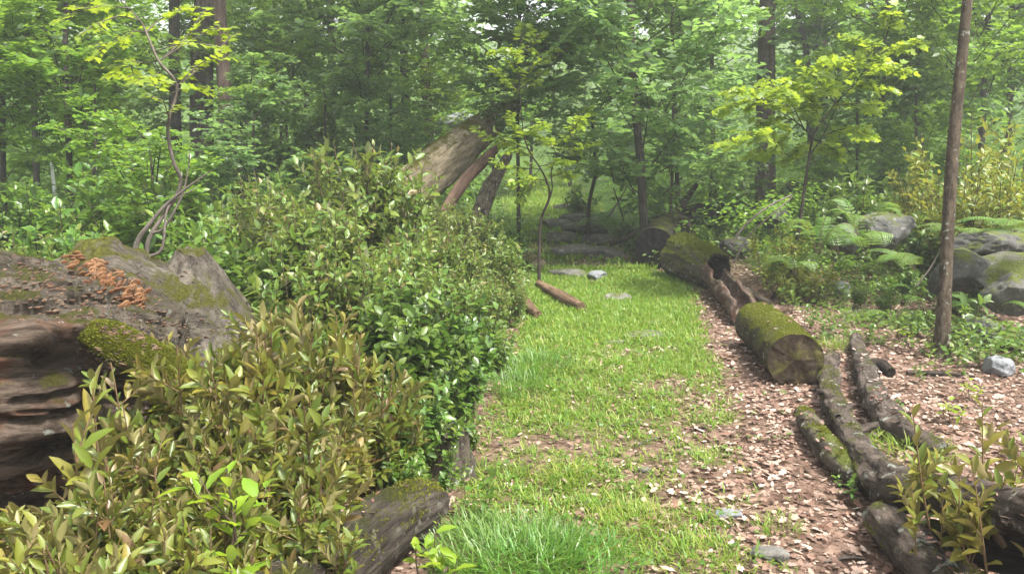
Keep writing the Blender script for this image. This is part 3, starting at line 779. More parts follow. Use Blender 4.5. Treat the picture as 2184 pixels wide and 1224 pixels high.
# ------------------------------------------------------------------ the big decayed log on the left
def big_log():
    pts = [P(-420, 820, 3.05), P(-200, 810, 3.3), P(60, 800, 3.75), P(240, 800, 4.1), P(330, 830, 4.25)]
    n, sides = 300, 260
    path = catmull(pts, n)
    rad = np.interp(np.linspace(0, 1, n), [0, .35, .64, .84, .95, 1], [.55, .56, .54, .47, .38, .25])
    V, F, lc = tube(path, rad, sides, .13, (3.2, 1.1), 51)
    grain = .022 * fbm(lc * [26, 26, 1.1], 52, 3) + .035 * fbm(lc * [7, 7, 1.2], 53, 3) + .028 * fbm(lc * [13, 13, 5], 57, 3) + .012 * fbm(lc * [48, 48, 12], 58, 3) - .055 * sstep(.18, .40, fbm(lc * [15, 15, 1.6], 59, 3))
    px, py, d = proj(V)
    t, X, Y = frames(path)
    cen = np.repeat(path, sides, 0); out = norm(V - cen)
    front = out @ norm((CAM - path[n // 2])) > -.1
    def blob(cx, cy, sx, sy, amt, ca=1.0, sa=0.0):
        u, v = (px - cx) * ca + (py - cy) * sa, -(px - cx) * sa + (py - cy) * ca
        return amt * np.exp(-((u / sx) ** 2 + (v / sy) ** 2)) * front
    disp = grain - blob(150, 770, 75, 38, .20) - blob(270, 850, 70, 55, .26) - blob(20, 800, 120, 20, .10) - blob(180, 960, 130, 26, .10, .97, -.2) \
        + blob(60, 725, 70, 42, .12) - blob(80, 660, 90, 12, .07) - blob(60, 1040, 160, 18, .08, .95, -.28) + blob(250, 700, 80, 40, .08)
    V = V + out * disp[:, None]
    b = path[n // 2].copy(); b[2] = h1(b[0], b[1])
    o = empty('decayed_log', b); tag(o, 'huge decayed log with reddish rot and orange fungi beside the bronze shrubs', 'log')
    mb = MB()
    # upper bark (grey) above, bare decayed wood below
    mid = (V[F].mean(1)); fpx, fpy, _ = proj(mid)
    edge = 668 + 26 * fbm(mid * 5, 55, 3) + np.where(fpx > 150, (fpx - 150) * .55, 0)
    up = fpy < edge
    up |= (mid[:, 2] > 1.05)
    mb.add(V - b, [F[~up]], 0, lc); 
    mb.f.append(F[up]); mb.m.append(1); mb.sm.append(True)
    Vc, Fc, lcc = disc_cap(V[-sides:], lc[-sides:], V[-sides:].mean(0), 8, 3, .05)
    mb.add(Vc - b, Fc, 0, lcc)
    body = mb.build('wood', [M_BIGLOG, M_GREYLOG], o)
    # broken mound joining the stump
    pm = catmull([P(60, 720, 4.2), P(200, 665, 4.55), P(330, 715, 4.75), P(450, 745, 4.95)], 90)
    Vm, Fm, lm = tube(pm, np.interp(np.linspace(0, 1, 90), [0, .35, .6, .85, 1], [.12, .36, .36, .36, .30]), 90, .30, (5, 3.2), 61)
    Vm = Vm + norm(Vm - np.repeat(pm, 90, 0)) * (.05 * fbm(Vm * 9, 62, 4) + .018 * fbm(Vm * 34, 64, 2))[:, None]
    m2 = MB(); m2.add(Vm - b, Fm, 0, lm); m2.build('broken_bark', M_STUMP, o)
    # mossy ridge hanging over the hollow
    pr = catmull([P(150, 705, 3.52), P(220, 722, 3.45), P(300, 762, 3.42), P(370, 800, 3.40), P(420, 850, 3.38)], 60)
    Vr, Fr, lr = tube(pr, np.interp(np.linspace(0, 1, 60), [0, .3, .7, 1], [.04, .085, .085, .04]), 40, .35, (9, 3), 63)
    m3 = MB(); m3.add(Vr - b, Fr, 0, lr)
    m3.build('moss_ridge', bark_mat('moss_cushion', (.05, .05, .02), (.14, .13, .04), moss=1.0, moss_col=(.13, .14, .012), scale=30, bump=1.0), o)
    moss_fuzz(Vr, Fr, b, o, 6000, 95, lim=-.2, thr=-.5, size=(.006, .013)); moss_fuzz(Vm, Fm, b, o, 3500, 96, thr=.08); moss_fuzz(V, F, b, o, 2500, 97, thr=.2)
    # bracket fungi
    geo = [(V, F), (Vm, Fm), (Vr, Fr), st_geo]
    vv, ff, k = [], [], 0
    for a_, f_ in geo:
        vv.append(a_); ff.append(f_ + k); k += len(a_)
    bvh = BVHTree.FromPolygons([tuple(q) for q in np.concatenate(vv)], [tuple(int(w) for w in q) for q in np.concatenate(ff)])
    r = np.random.default_rng(5); fb = MB(); fb2 = MB()
    spots = []
    cl = catmull([np.array([125., 545, 0]), np.array([185., 560, 0]), np.array([215., 585, 0]), np.array([245., 605, 0]), np.array([275., 628, 0]), np.array([305., 640, 0])], 60)
    for q in range(150):
        c = cl[min(59, int(60 * r.random() ** .7))]; spots.append((c[0] + r.normal() * 15, c[1] + r.normal() * 13, 0))
    for cx, cy, s, nn in ((235, 705, 18, 26), (300, 720, 26, 40), (190, 755, 22, 30), (225, 770, 20, 26), (100, 630, 60, 90), (210, 650, 55, 90), (330, 690, 60, 80), (300, 600, 40, 30), (60, 580, 50, 40), (320, 660, 12, 8), (410, 575, 30, 10), (150, 590, 40, 20), (70, 600, 50, 20)):
        for q in range(nn): spots.append((cx + r.normal() * s, cy + r.normal() * s * .5, 1))
    for sx, sy, kind in spots:
        hit = bvh.ray_cast(Vector(CAM), Vector(ray(sx, sy)).normalized())
        if hit[0] is None: continue
        p, nn = np.array(hit[0]), np.array(hit[1])
        if nn @ (CAM - p) < 0: nn = -nn
        nn = norm(nn + np.array([0, 0, .25])); 
        s = r.uniform(.012, .026) if kind == 0 else r.uniform(.005, .012)
        side = norm(np.cross(nn, [0, 0, 1.0]) + 1e-4); upv = norm(np.cross(side, nn)); tl = norm(nn + upv * r.uniform(-.1, .5))
        a = np.linspace(-math.pi * .5, math.pi * .5, 9)
        rim = p + side * (np.sin(a) * s)[:, None] * 1.2 + tl * (np.cos(a) * s)[:, None] + r.normal(size=(9, 3)) * s * .08
        top = np.vstack([p - nn * .004, rim]); bot = top - np.array([0, 0, s * .4]); bot[0] = p - np.array([0, 0, s * .9]); 
        W = np.vstack([top, bot]) - b
        Ft = np.array([[0, 1 + k, 2 + k] for k in range(8)] + [[10, 12 + k, 11 + k] for k in range(8)])
        Fs = np.array([[1 + k, 11 + k, 12 + k, 2 + k] for k in range(8)])
        (fb if kind == 0 else fb2).add(W, [Ft, Fs])
    f1 = fb.build('fungus_cluster', plain_mat('orange_fungus', [(.08, .032, .012), (.14, .06, .02), (.105, .042, .016), (.20, .105, .045), (.06, .03, .015)], None, island=True, rough=.7), o)
    f2 = fb2.build('bark_crumbs', plain_mat('brown_crumb', [(.07, .042, .025), (.13, .07, .04), (.05, .034, .024), (.20, .13, .085), (.06, .05, .03)], None, island=True), o)
    f1['kind'] = 'stuff'; f2['kind'] = 'stuff'
    return o
big_log()

# ------------------------------------------------------------------ leaning giant trunk over the path
lean = log_thing('leaning_tree', 'giant pale mossy trunk leaning over the path behind the thicket', [P(700, 560, 10.2), P(850, 430, 10.6), P(950, 345, 11.0), P(1010, 292, 11.5), P(1060, 250, 11.9), P(1095, 222, 12.2)],
          [.33, .31, .29, .25, .18, .09], M_LEAN, 'fallen tree', pname='trunk', sides=64, n=90, seed=71, amp=.12)
for nm, pts, rad, mt in (('limb', [P(925, 490, 9.8), P(980, 402, 10.0), P(1025, 350, 10.2), P(1075, 300, 10.6)], [.065, .08, .07, .04], M_REDLIMB),
                         ('limb', [P(1005, 520, 10.3), P(1022, 460, 10.4), P(1045, 400, 10.6), P(1085, 330, 11)], [.10, .12, .11, .06], M_GREYLOG)):
    path = catmull(pts, 40)
    V, F, lc = tube(path, np.interp(np.linspace(0, 1, 40), np.linspace(0, 1, len(rad)), rad), 28, .25, seed=int(rad[0] * 1000))
    off = np.array(lean.location); mb = MB(); mb.add(V - off, F, 0, lc); mb.build(nm, mt, lean)

# ------------------------------------------------------------------ rocks
RM_GREY = rock_mat('grey_stone', (.06, .058, .054), (.20, .195, .18), moss=.42)
RM_PALE = rock_mat('pale_stone', (.11, .115, .12), (.25, .26, .27))
RM_MOSS = rock_mat('mossy_stone', (.045, .043, .038), (.15, .142, .125), moss=.62, moss_col=(.075, .088, .018))
RM_DARK = rock_mat('dark_stone', (.035, .035, .032), (.125, .12, .11), moss=.5)
RM_FLAT = rock_mat('flagstone', (.06, .057, .05), (.19, .18, .16), moss=.34)
def rock(name, label, px, py, d, size, mat, seed, rz=0, facets=9, cat='rock', ground=True, group=None, rough=.2, sink=.2):
    """size = full width, depth, height; (px,py) = pixel of its centre"""
    r = np.random.default_rng(seed)
    c = P(px, py, d) if d else G(px, py)
    import bmesh
    bm = bmesh.new(); bmesh.ops.create_icosphere(bm, subdivisions=5, radius=1)
    V = np.array([v.co[:] for v in bm.verts]); F = np.array([[v.index for v in f.verts] for f in bm.faces]); bm.free()
    V = np.sign(V) * np.abs(V) ** .75
    for k in range(facets):
        nn = norm(r.normal(size=3)); lim = r.uniform(.62, .92)
        dd = V @ nn; V = V - np.maximum(0, dd - lim)[:, None] * nn * .93
    V = V / np.abs(V).max(0)
    q = V + seed * 3.1
    V = V * (1 + rough * fbm(q * 1.6, seed, 4) + .035 * fbm(q * 6, seed + 4, 3))[:, None]
    V = V * (1 + .02 * np.round(2.5 * fbm(q * 2.3, seed + 8, 2)))[:, None]
    V = V * np.array(size) / 2 * (.9 if cat == 'rock' else 1)
    cr, sr = math.cos(rz), math.sin(rz)
    V = np.stack([V[:, 0] * cr - V[:, 1] * sr, V[:, 0] * sr + V[:, 1] * cr, V[:, 2]], 1)
    if ground is True: c[2] = h1(c[0], c[1]) + size[2] * (.5 - sink)
    mb = MB(); mb.add(V, F, 0, V * 1.0 + seed)
    o = mb.build(name, mat); o.location = tuple(c)
    tag(o, label, cat, group)
    return o
BW = 'boulders of the tumbled stone bank'
rock('boulder', 'big pale grey angular boulder among the ferns', 1888, 490, 9.2, (.80, .7, .50), RM_GREY, 4, .3, facets=12, ground=False, group=BW)
rock('boulder', 'low grey boulder at the foot of the big pale boulder', 1800, 505, 9.4, (.55, .5, .42), RM_GREY, 6, 1.1, ground=False, group=BW)
rock('boulder', 'small upright light stone standing among fern fronds', 1796, 578, 8.9, (.20, .2, .26), RM_PALE, 8, .2, group=BW)
rock('boulder', 'mossy stone slab with wet rounded lip behind the slim tree', 2125, 575, 7.5, (.95, .7, .38), RM_MOSS, 11, -.15, ground=False, group=BW)
rock('boulder', 'square dark mossy block at the frame edge below the slab', 2165, 625, 7.0, (.55, .5, .42), RM_MOSS, 13, .15, facets=12, ground=False, group=BW)
rock('boulder', 'smooth round dark boulder under the square mossy block', 2085, 668, 6.9, (.38, .4, .28), RM_DARK, 15, .4, facets=4, group=BW)
rock('boulder', 'bluish pale stone lying on dead leaves below the bank', 2132, 757, 5.9, (.25, .22, .17), RM_PALE, 17, .6, facets=5)
rock('boulder', 'flat brown top stone of the bank beneath ferns', 2110, 518, 7.8, (.9, .8, .30), RM_DARK, 19, .1, ground=False, group=BW)
rock('boulder', 'dark boulder wedged beside the slim tree', 2040, 585, 7.6, (.55, .6, .55), RM_DARK, 21, 0, group=BW, ground=False)
rock('boulder', 'flat shadowed stone below the round dark boulder', 2170, 700, 6.6, (.5, .5, .2), RM_DARK, 22, .2, group=BW)
rock('boulder', 'weathered grey stone in front of the big tree', 1648, 462, 12.6, (.55, .5, .45), RM_GREY, 23, .2, ground=False)
rock('boulder', 'dark earth covered rock near the cut log', 1575, 500, 11.8, (.55, .5, .4), RM_DARK, 25, .5)
rock('boulder', 'pale distant boulder beyond the leaning trunk', 975, 272, 20, (1.2, 1, .8), RM_PALE, 27, .5, ground=False)
ST = 'flat stones along the path'
for k, (px, py, w, dp, hh, lab) in enumerate((
        (1215, 588, .62, .35, .13, 'long flat stone step across the path by the thin sapling'),
        (1275, 592, .26, .30, .13, 'pale tilted end stone of the long step'),
        (1318, 640, .30, .26, .12, 'small dark flagstone sunk in grass below the step'),
        (1372, 716, .40, .28, .06, 'grey flagstone nearly flush with the grass'),
        (1392, 690, .30, .2, .05, 'thin flagstone edge behind the grey flagstone'),
        (1310, 733, .2, .16, .05, 'small broken stone beside the grey flagstone'),
        (1215, 448, .7, .5, .10, 'farthest pale stone in the green path'),
        (1240, 478, .8, .5, .16, 'dark stone at the head of the shaded steps'),
        (1185, 486, .5, .4, .13, 'stone beside the sapling stem on the shaded steps'),
        (1255, 497, .8, .5, .14, 'wide stone in the middle of the shaded steps'),
        (1200, 515, .5, .4, .12, 'low stone edging the shaded steps near the thicket'),
        (1290, 478, .5, .4, .14, 'stone under the ferns at the shaded steps'),
        (1270, 520, .6, .4, .12, 'brownish stone on the shaded steps'),
        (1225, 545, .6, .4, .12, 'lowest mossy stone of the shaded steps'),
        (1290, 548, .5, .4, .12, 'stone on the shaded steps facing the dark cut log'),
        (1555, 1100, .12, .09, .04, 'small pale grey stone lying on the leaf litter'),
        (1640, 1185, .16, .1, .06, 'dark stone chip in leaf litter near the frame bottom'),
        (1375, 1003, .07, .05, .03, 'tiny grey pebble in the path grass'))):
    rock('path_stone', lab, px, py, None, (w, dp, hh) if not 6 <= k <= 14 else (w * 1.15, dp, hh * 1.7), RM_FLAT if k not in (1, 15) else RM_PALE, 40 + k, .15 * ((k % 3) - 1), facets=7, cat='stone', group=ST, rough=.09, sink=.34 if not 6 <= k <= 14 else .16)

log_thing('split_log', 'orange brown split log end poking from the thicket into the grass', [GR(1150, 605, .06), GR(1195, 632, .06), GR(1240, 655, .045)], [.05, .065, .05], M_ORANGE, 'log', 24, 40, seed=81, amp=.3)
log_thing('split_log', 'pale splintered log lying along the thicket edge', [GR(1105, 620, .06), GR(1125, 650, .06), GR(1148, 672, .05)], [.05, .06, .04], M_ORANGE, 'log', 24, 40, seed=82, amp=.3)
log_thing('mossy_log', 'low tan mossy log behind the thin sapling', [GR(1090, 548, .1), GR(1120, 553, .1), GR(1148, 566, .09)], [.12, .12, .1], M_LEAN, 'log', 30, 40, seed=83)
for lab, a, b_, r_ in (('pale bent twig lying on the grass in mid path', (1355, 950), (1410, 932), .008), ('thin twig in the grass above the bent twig', (1322, 908), (1370, 905), .007),
                       ('dark twig across the leaf litter beside the path', (1475, 918), (1518, 910), .008), ('dark short stick near the frame bottom', (1615, 1175), (1665, 1200), .012),
                       ('slim stick under the bark log corner', (1760, 1198), (1845, 1190), .008), ('dark stick on litter below the slim tree', (1935, 795), (2050, 800), .02),
                       ('long thin branch trailing behind the knotty log', (1880, 910), (2010, 950), .012)):
    p0, p1 = GR(*a, r_), GR(*b_, r_)
    log_thing('twig', lab, [p0, (p0 + p1) / 2 + [.01, .015, .004], p1], [r_ * .7, r_, r_ * .5], M_DSTEM if 'dark' in lab else M_GSTEM, 'twig', 8, 12, seed=int(a[0]), amp=.2)

# ------------------------------------------------------------------ plant prototypes
def shrub_proto(seed, H, Rd, nst, shoots, nleaf, leaf, T, ang, lmat, smat, ws=1.0, lean=.35, up=.6, bare=.25):
    """upright stems, side shoots, spirally set leaves.  Returns (stem mesh, leaf mesh)"""
    r = np.random.default_rng(seed); sb = MB(); pos, al, nr, sz = [], [], [], []
    def leafy(path, n, t0):
        m_ = len(path); tl = norm(np.gradient(path, axis=0)); a = r.uniform(0, 6.28)
        for k in range(n):
            t = t0 + (1 - t0) * (k + .5) / n; f = t * (m_ - 1); i = min(m_ - 2, int(f)); p = path[i] + (path[i + 1] - path[i]) * (f - i)
            d = tl[i]; a += 2.4 + r.normal() * .25
            u = norm(np.cross(d, [.3, .1, 1.0])); v = np.cross(d, u); rad = u * math.cos(a) + v * math.sin(a)
            th = R(r.uniform(*ang)) * (1.15 - .45 * t)
            ax = d * math.cos(th) + rad * math.sin(th)
            nn = d * math.sin(th) - rad * math.cos(th)
            nn = nn * .55 + np.array([0, 0, up]) + r.normal(size=3) * .34
            pos.append(p); al.append(ax); nr.append(nn); sz.append(leaf * (.45 + .85 * r.random() ** .7) * (1 - .3 * (t > .93)))
    for s in range(nst):
        a = r.uniform(0, 6.28); rr = Rd * .35 * math.sqrt(r.random())
        b = np.array([math.cos(a) * rr, math.sin(a) * rr, -.02])
        hh = H * r.uniform(.6, 1.0); out = Rd * r.uniform(.25, 1.0) * lean * 2
        a2 = a + r.normal() * .5
        e = b + np.array([math.cos(a2) * out, math.sin(a2) * out, hh])
        mid = (b + e) / 2 + np.array([math.cos(a2), math.sin(a2), .3]) * out * .18 + r.normal(size=3) * .03 * H
        path = catmull([b, mid, e], 10)
        V, F, lc = tube(path, np.linspace(.0065, .002, 10) * (H ** .6) * 1.3, 5); sb.add(V, F, 0, lc)
        leafy(path, int(nleaf * 1.3), max(bare, .35))
        for k in range(shoots):
            t = r.uniform(bare, .9); i = int(t * 9); p0 = path[i]
            az = r.uniform(0, 6.28); l = H * r.uniform(.16, .34) * (1.15 - .5 * t)
            dirn = norm(np.array([math.cos(az) * .8, math.sin(az) * .8, r.uniform(.45, 1.2)]))
            e2 = p0 + dirn * l + np.array([0, 0, .08 * l])
            sp_ = catmull([p0, (p0 + e2) / 2 + r.normal(size=3) * .04 * l - np.array([0, 0, .05 * l]), e2], 6)
            V, F, lc = tube(sp_, np.linspace(.003, .0012, 6) * (H ** .5) * 1.2, 4); sb.add(V, F, 0, lc)
            leafy(sp_, nleaf, .15)
    lb = MB(); V, F = scatter(T, np.array(pos), np.array(al), np.array(nr), np.array(sz), r.uniform(.85, 1.15, len(pos)) * ws); lb.add(V, F)
    return sb.mesh('stems', [smat]), lb.mesh('foliage', [lmat]), H

PR = {}
for k in range(3):
    PR['O%d' % k] = shrub_proto(100 + k, .62, .30, 11, 7, 12, .057, T_oval(.36, .12, -.12), (28, 62), LM_OLIVE, M_STEM_RED, up=.25)
    PR['B%d' % k] = shrub_proto(110 + k, .62, .28, 11, 7, 12, .057, T_oval(.38, .12, -.12), (28, 62), LM_BRONZE, M_STEM_RED, up=.25)
    PR['M%d' % k] = shrub_proto(120 + k, 1.4, .55, 11, 12, 11, .084, T_oval(.48, .10, -.15), (40, 80), LM_THICKET, M_STEM, up=.6, bare=.2)
    PR['F%d' % k] = shrub_proto(130 + k, 1.1, .55, 9, 10, 9, .100, T_oval(.52, .10, -.18), (45, 90), LM_FRESH, M_STEM, up=.9, bare=.2)
    PR['D%d' % k] = shrub_proto(140 + k, .85, .42, 10, 8, 10, .092, T_oval(.56, .10, -.2), (50, 95), LM_DARK, M_DSTEM, up=.9, bare=.12)
    PR['Y%d' % k] = shrub_proto(150 + k, 1.1, .55, 10, 11, 10, .066, T_oval(.5, .10, -.15), (40, 85), LM_YELLOW, M_STEM, up=.6, bare=.08)
PR['W3'] = shrub_proto(163, .62, .12, 3, 2, 5, .06, T_oval(.5, .1, -.2), (45, 85), LM_LIME, M_STEM, up=1, bare=.7)
for k in range(3): PR['R%d' % k] = shrub_proto(170 + k, .55, .24, 5, 2, 9, .074, T_oval(.42, .12, -.14), (35, 70), LM_BRONZE, M_STEM_RED, up=.4, bare=.35)
PR['W0'] = shrub_proto(160, .30, .14, 3, 2, 5, .065, T_oval(.5, .1, -.2), (50, 90), LM_FRESH, M_STEM, up=1, bare=.35)
PR['W1'] = shrub_proto(161, .22, .12, 3, 1, 4, .05, T_oval(.5, .1, -.2), (60, 95), LM_LIME, M_STEM, up=1, bare=.4)
PR['W2'] = shrub_proto(162, .5, .10, 2, 1, 7, .07, T_oval(.38, .1, -.12), (30, 65), LM_BRONZE, M_STEM_RED, up=.3, bare=.3)

def put(kind, px, py, d, label, name='shrub', cat='shrub', group=None, wide=1.0, rz=None, base=None):
    """plant whose top sits at photo pixel (px,py), d metres into the scene"""
    st_, lf_, H = PR[kind]
    tp = P(px, py, d)
    x, y = (tp[0], tp[1]) if base is None else base
    g = h1(x, y); s = max(.12, (tp[2] - g) / H / .98)
    o = empty(name, (x, y, g), rng.uniform(0, 6.28) if rz is None else rz)
    w = (s if s < 1.25 else 1.25 + .5 * (s - 1.25)) * wide
    w = max(w, .7 * s)
    o.scale = (w, w, s)
    tag(o, label, cat, group)
    part('stems', st_, o); part('foliage', lf_, o)
    return o

GB = 'bronze leaved shrubs before the decayed log'
GO = 'olive shrubs in front of the thicket'
GM = 'tall shrubs of the thicket'
GD = 'dark green bushes along the path side of the thicket'
NEAR = [
 ('O0', 35, 1075, 2.15, 'olive shrub in the lower corner under the decayed log', GB),
 ('B2', 112, 1010, 2.45, 'bronze shrub at the foot of the tall thin shoot', GB),
 ('O1', 235, 1030, 2.25, 'olive shrub with upright leaves over the dark gap under the log', GB),
 ('O2', 335, 950, 2.7, 'olive shrub against the dark underside of the decayed log', GB),
 ('O1', 440, 1020, 2.4, 'olive shrub with one bright green seedling beside it', GB),
 ('B0', 520, 990, 2.5, 'bronze shrub behind the start of the weathered log', GB),
 ('O2', 570, 1090, 2.3, 'olive shrub overhanging the weathered log', GB),
 ('B1', 150, 1150, 1.95, 'bronze shrub at the bottom edge below the thin shoot', GB),
 ('O0', 350, 1140, 2.0, 'olive shrub at the bottom edge, second from the weathered log', GB),
 ('B0', 500, 1130, 2.1, 'bronze shrub at the bottom edge next to the weathered log', GB),
 ('O0', 250, 1170, 1.85, 'lowest olive shrub filling the bottom edge', GB),
 ('B2', 30, 1180, 1.85, 'bronze shrub cut by the bottom corner', GB),
 ('O2', 400, 760, 3.15, 'olive shrub beside the mossy ridge of the decayed log', GO),
 ('B1', 480, 690, 3.4, 'bronze shrub with long shoots below the grey stump', GO),
 ('O0', 560, 630, 3.7, 'tallest olive shrub in front of the thicket', GO),
 ('B2', 650, 645, 3.75, 'bronze shrub with tan leaf backs before the dark bush', GO),
 ('O1', 720, 740, 3.6, 'olive shrub next to the dark hollow of the thicket', GO),
 ('O1', 480, 840, 3.0, 'low olive shrub between decayed log and thicket', GO),
 ('O2', 590, 800, 3.1, 'olive shrub in the middle of the bronze patch', GO),
 ('B0', 690, 850, 3.2, 'bronze shrub above the small reddish stump', GO),
 ('B0', 385, 880, 2.75, 'bronze shrub touching the broken end of the decayed log', GO),
 ('O0', 560, 900, 2.75, 'leafy olive shrub at the heart of the front slope', GO),
 ('O2', 610, 930, 3.0, 'olive shrub just behind the weathered log', GO),
 ('M0', 705, 300, 7.0, 'tallest thicket shrub with reddish young tips', GM),
 ('M1', 795, 300, 7.3, 'thicket shrub with upright tips under the dark trunks', GM),
 ('M2', 620, 395, 6.8, 'thicket shrub at the shoulder beside the far undergrowth', GM),
 ('M0', 855, 385, 7.6, 'thicket shrub in front of the leaning trunk base', GM),
 ('M1', 700, 420, 6.1, 'thicket shrub with brown tinged leaves below the tallest one', GM),
 ('M2', 800, 430, 6.3, 'dense thicket shrub in the middle of the mass', GM),
 ('M0', 900, 470, 6.8, 'thicket shrub below the reddish limb', GM),
 ('M1', 975, 490, 7.2, 'thicket shrub under the grey limb of the leaning trunk', GM),
 ('M2', 1055, 515, 7.6, 'thicket shrub closest to the shaded stone steps', GM),
 ('M2', 945, 425, 9.0, 'thicket shrub hiding the foot of the reddish limb', GM),
 ('M0', 1015, 455, 9.0, 'thicket shrub hiding the foot of the grey limb', GM),
 ('M1', 885, 385, 9.3, 'thicket shrub pressed against the leaning trunk', GM),
 ('F1', 1060, 480, 9.2, 'green shrub at the grass edge beyond the thicket', GM),
 ('F0', 560, 470, 6.0, 'bright green shrub behind the grey stump', GM),
 ('F1', 470, 440, 6.6, 'bright green shrub between stump and bent sapling', GM),
 ('M0', 640, 520, 5.2, 'thicket shrub above the tallest olive shrub', GM),
 ('M1', 750, 520, 5.3, 'yellow green thicket shrub at mid slope', GM),
 ('M2', 860, 550, 5.6, 'yellow green thicket shrub above the dark bush', GM),
 ('M0', 960, 565, 6.0, 'thicket shrub with pale tips beside the path bend', GM),
 ('M1', 1045, 590, 6.8, 'low thicket shrub by the splintered log', GM),
 ('M2', 1095, 600, 7.4, 'lowest thicket shrub next to the thin sapling', GM),
 ('D0', 800, 635, 4.7, 'dark glossy bush set back in the thicket hollow', GD),
 ('D1', 880, 610, 4.9, 'dark glossy bush with large pale shining leaves', GD),
 ('D2', 960, 630, 5.2, 'dark bush at the crest beside the path', GD),
 ('D0', 1030, 680, 5.7, 'dark bush edging the bright grass', GD),
 ('D1', 1075, 720, 6.2, 'small dark bush nearest the grass edge', GD),
 ('D2', 900, 730, 4.5, 'dark bush over the deep shade of the thicket', GD),
 ('D0', 980, 760, 4.8, 'dark bush low on the path side slope', GD),
 ('F2', 850, 790, 4.0, 'light green bush above the rotten stump', GD),
 ('F0', 940, 830, 4.1, 'light green bush leaning over the path edge', GD),
 ('O2', 815, 850, 3.7, 'olive green bush beside the rotten stump', GD),
 ('F2', 900, 930, 3.6, 'low leafy bush in front of the rotten stump', GD),
 ('D1', 1000, 900, 4.4, 'trailing dark bush spilling onto bare soil', GD),
]
for kd, px, py, d, lab, gr in NEAR:
    put(kd, px, py, d, lab, 'shrub', 'shrub', gr, wide=1.0)
put('W2', 112, 795, 2.6, 'tall thin bronze shoot rising before the decayed log', 'shoot', 'shrub')
put('W3', 525, 985, 2.15, 'bright green seedling among the bronze shrubs', 'seedling', 'plant')
put('W1', 925, 1110, 2.85, 'green leafy seedling at the end of the weathered log', 'seedling', 'plant', wide=1.0)
put('W0', 1010, 1010, 3.5, 'seedling with green leaves on bare soil beside the stump', 'seedling', 'plant')
# right front bronze plant
for kd, px, py, d, lab in (('R0', 2095, 860, 2.9, 'bronze leaved shrub over the crooked log'), ('R1', 2180, 880, 2.7, 'bronze shrub at the frame edge over the crooked log'),
                           ('R2', 2025, 975, 2.85, 'low bronze shrub crossing in front of the crooked log')):
    put(kd, px, py, d, lab, group='bronze shrubs over the crooked log', wide=.8)
RIGHT = [
 ('Y0', 1685, 470, 8.9, 'yellow tinged shrub beside the lime sapling stem', 'shrub'),
 ('Y1', 1690, 560, 8.6, 'low yellow green shrub behind the rotted half log', 'shrub'),
 ('Y2', 1745, 560, 8.6, 'yellowing shrub right of the lime sapling stem', 'shrub'),
 ('W0', 1720, 650, 7.4, 'small pale plant beside the mossy cut log', 'plant'),
 ('F1', 1500, 470, 11.6, 'leafy green shrub behind the mossy hollow log', 'shrub'),
 ('F2', 1655, 530, 10.2, 'soft green shrub beside the hollow log mouth', 'shrub'),
 ('W0', 1850, 690, 6.8, 'low green herb on leaf litter above the knotty log', 'plant'),
 ('F0', 1900, 610, 7.8, 'leafy herb under the fern fronds', 'plant'),
 ('F1', 1970, 650, 7.0, 'leafy herb at the foot of the slim tree', 'plant'),
 ('W1', 1985, 720, 6.4, 'lime green seedling touching the slim tree base', 'plant'),
 ('W0', 1965, 780, 5.6, 'pale leaved seedling standing on dead leaves', 'plant'),
 ('W0', 2060, 620, 6.7, 'pale seedling before the dark wedged boulder', 'plant'),
 ('W0', 2060, 720, 6.2, 'dark green seedling behind the slim tree base', 'plant'),
 ('W1', 1930, 690, 6.9, 'lime seedling between slim tree and knotty log', 'plant'),
 ('W1', 1990, 960, 3.7, 'lime heart leaved seedling behind the crooked log', 'plant'),
 ('W0', 1805, 1015, 3.6, 'single green seedling under the crooked log bend', 'plant'),
 ('Y0', 2120, 235, 9.5, 'tall yellowing shrub behind the stone bank', 'shrub'),
 ('Y1', 2060, 330, 9.0, 'yellow green shrub close behind the slim tree', 'shrub'),
 ('Y2', 2175, 330, 8.6, 'yellowing shrub at the frame edge above the slab', 'shrub'),
 ('Y0', 1985, 350, 10.2, 'yellow green shrub above the big pale boulder', 'shrub'),
 ('F2', 1900, 350, 10.8, 'green shrub behind the big pale boulder', 'shrub'),
 ('F0', 1820, 380, 11.2, 'green shrub between big tree and pale boulder', 'shrub'),
 ('F1', 1740, 400, 12.2, 'green shrub over the sawn far log', 'shrub'),
 ('Y1', 2110, 420, 8.6, 'low yellow shrub on top of the stone bank', 'shrub'),
 ('F2', 2010, 430, 9.4, 'green shrub hugging the back of the stone bank', 'shrub'),
 ('D0', 1450, 520, 10.9, 'dark bush beside the cut log face', 'shrub'),
 ('D1', 1330, 470, 12.6, 'dark bush at the roots of the dark path tree', 'shrub'),
 ('F0', 1240, 390, 16.0, 'soft green shrub by the far grass', 'shrub'),
 ('D1', 1075, 450, 10.2, 'dark bush beneath the grey limb', 'shrub'),
]
for kd, px, py, d, lab, cat in RIGHT:
    put(kd, px, py, d, lab, 'shrub' if cat == 'shrub' else 'seedling', cat, 'shrubs and seedlings on the stony side')
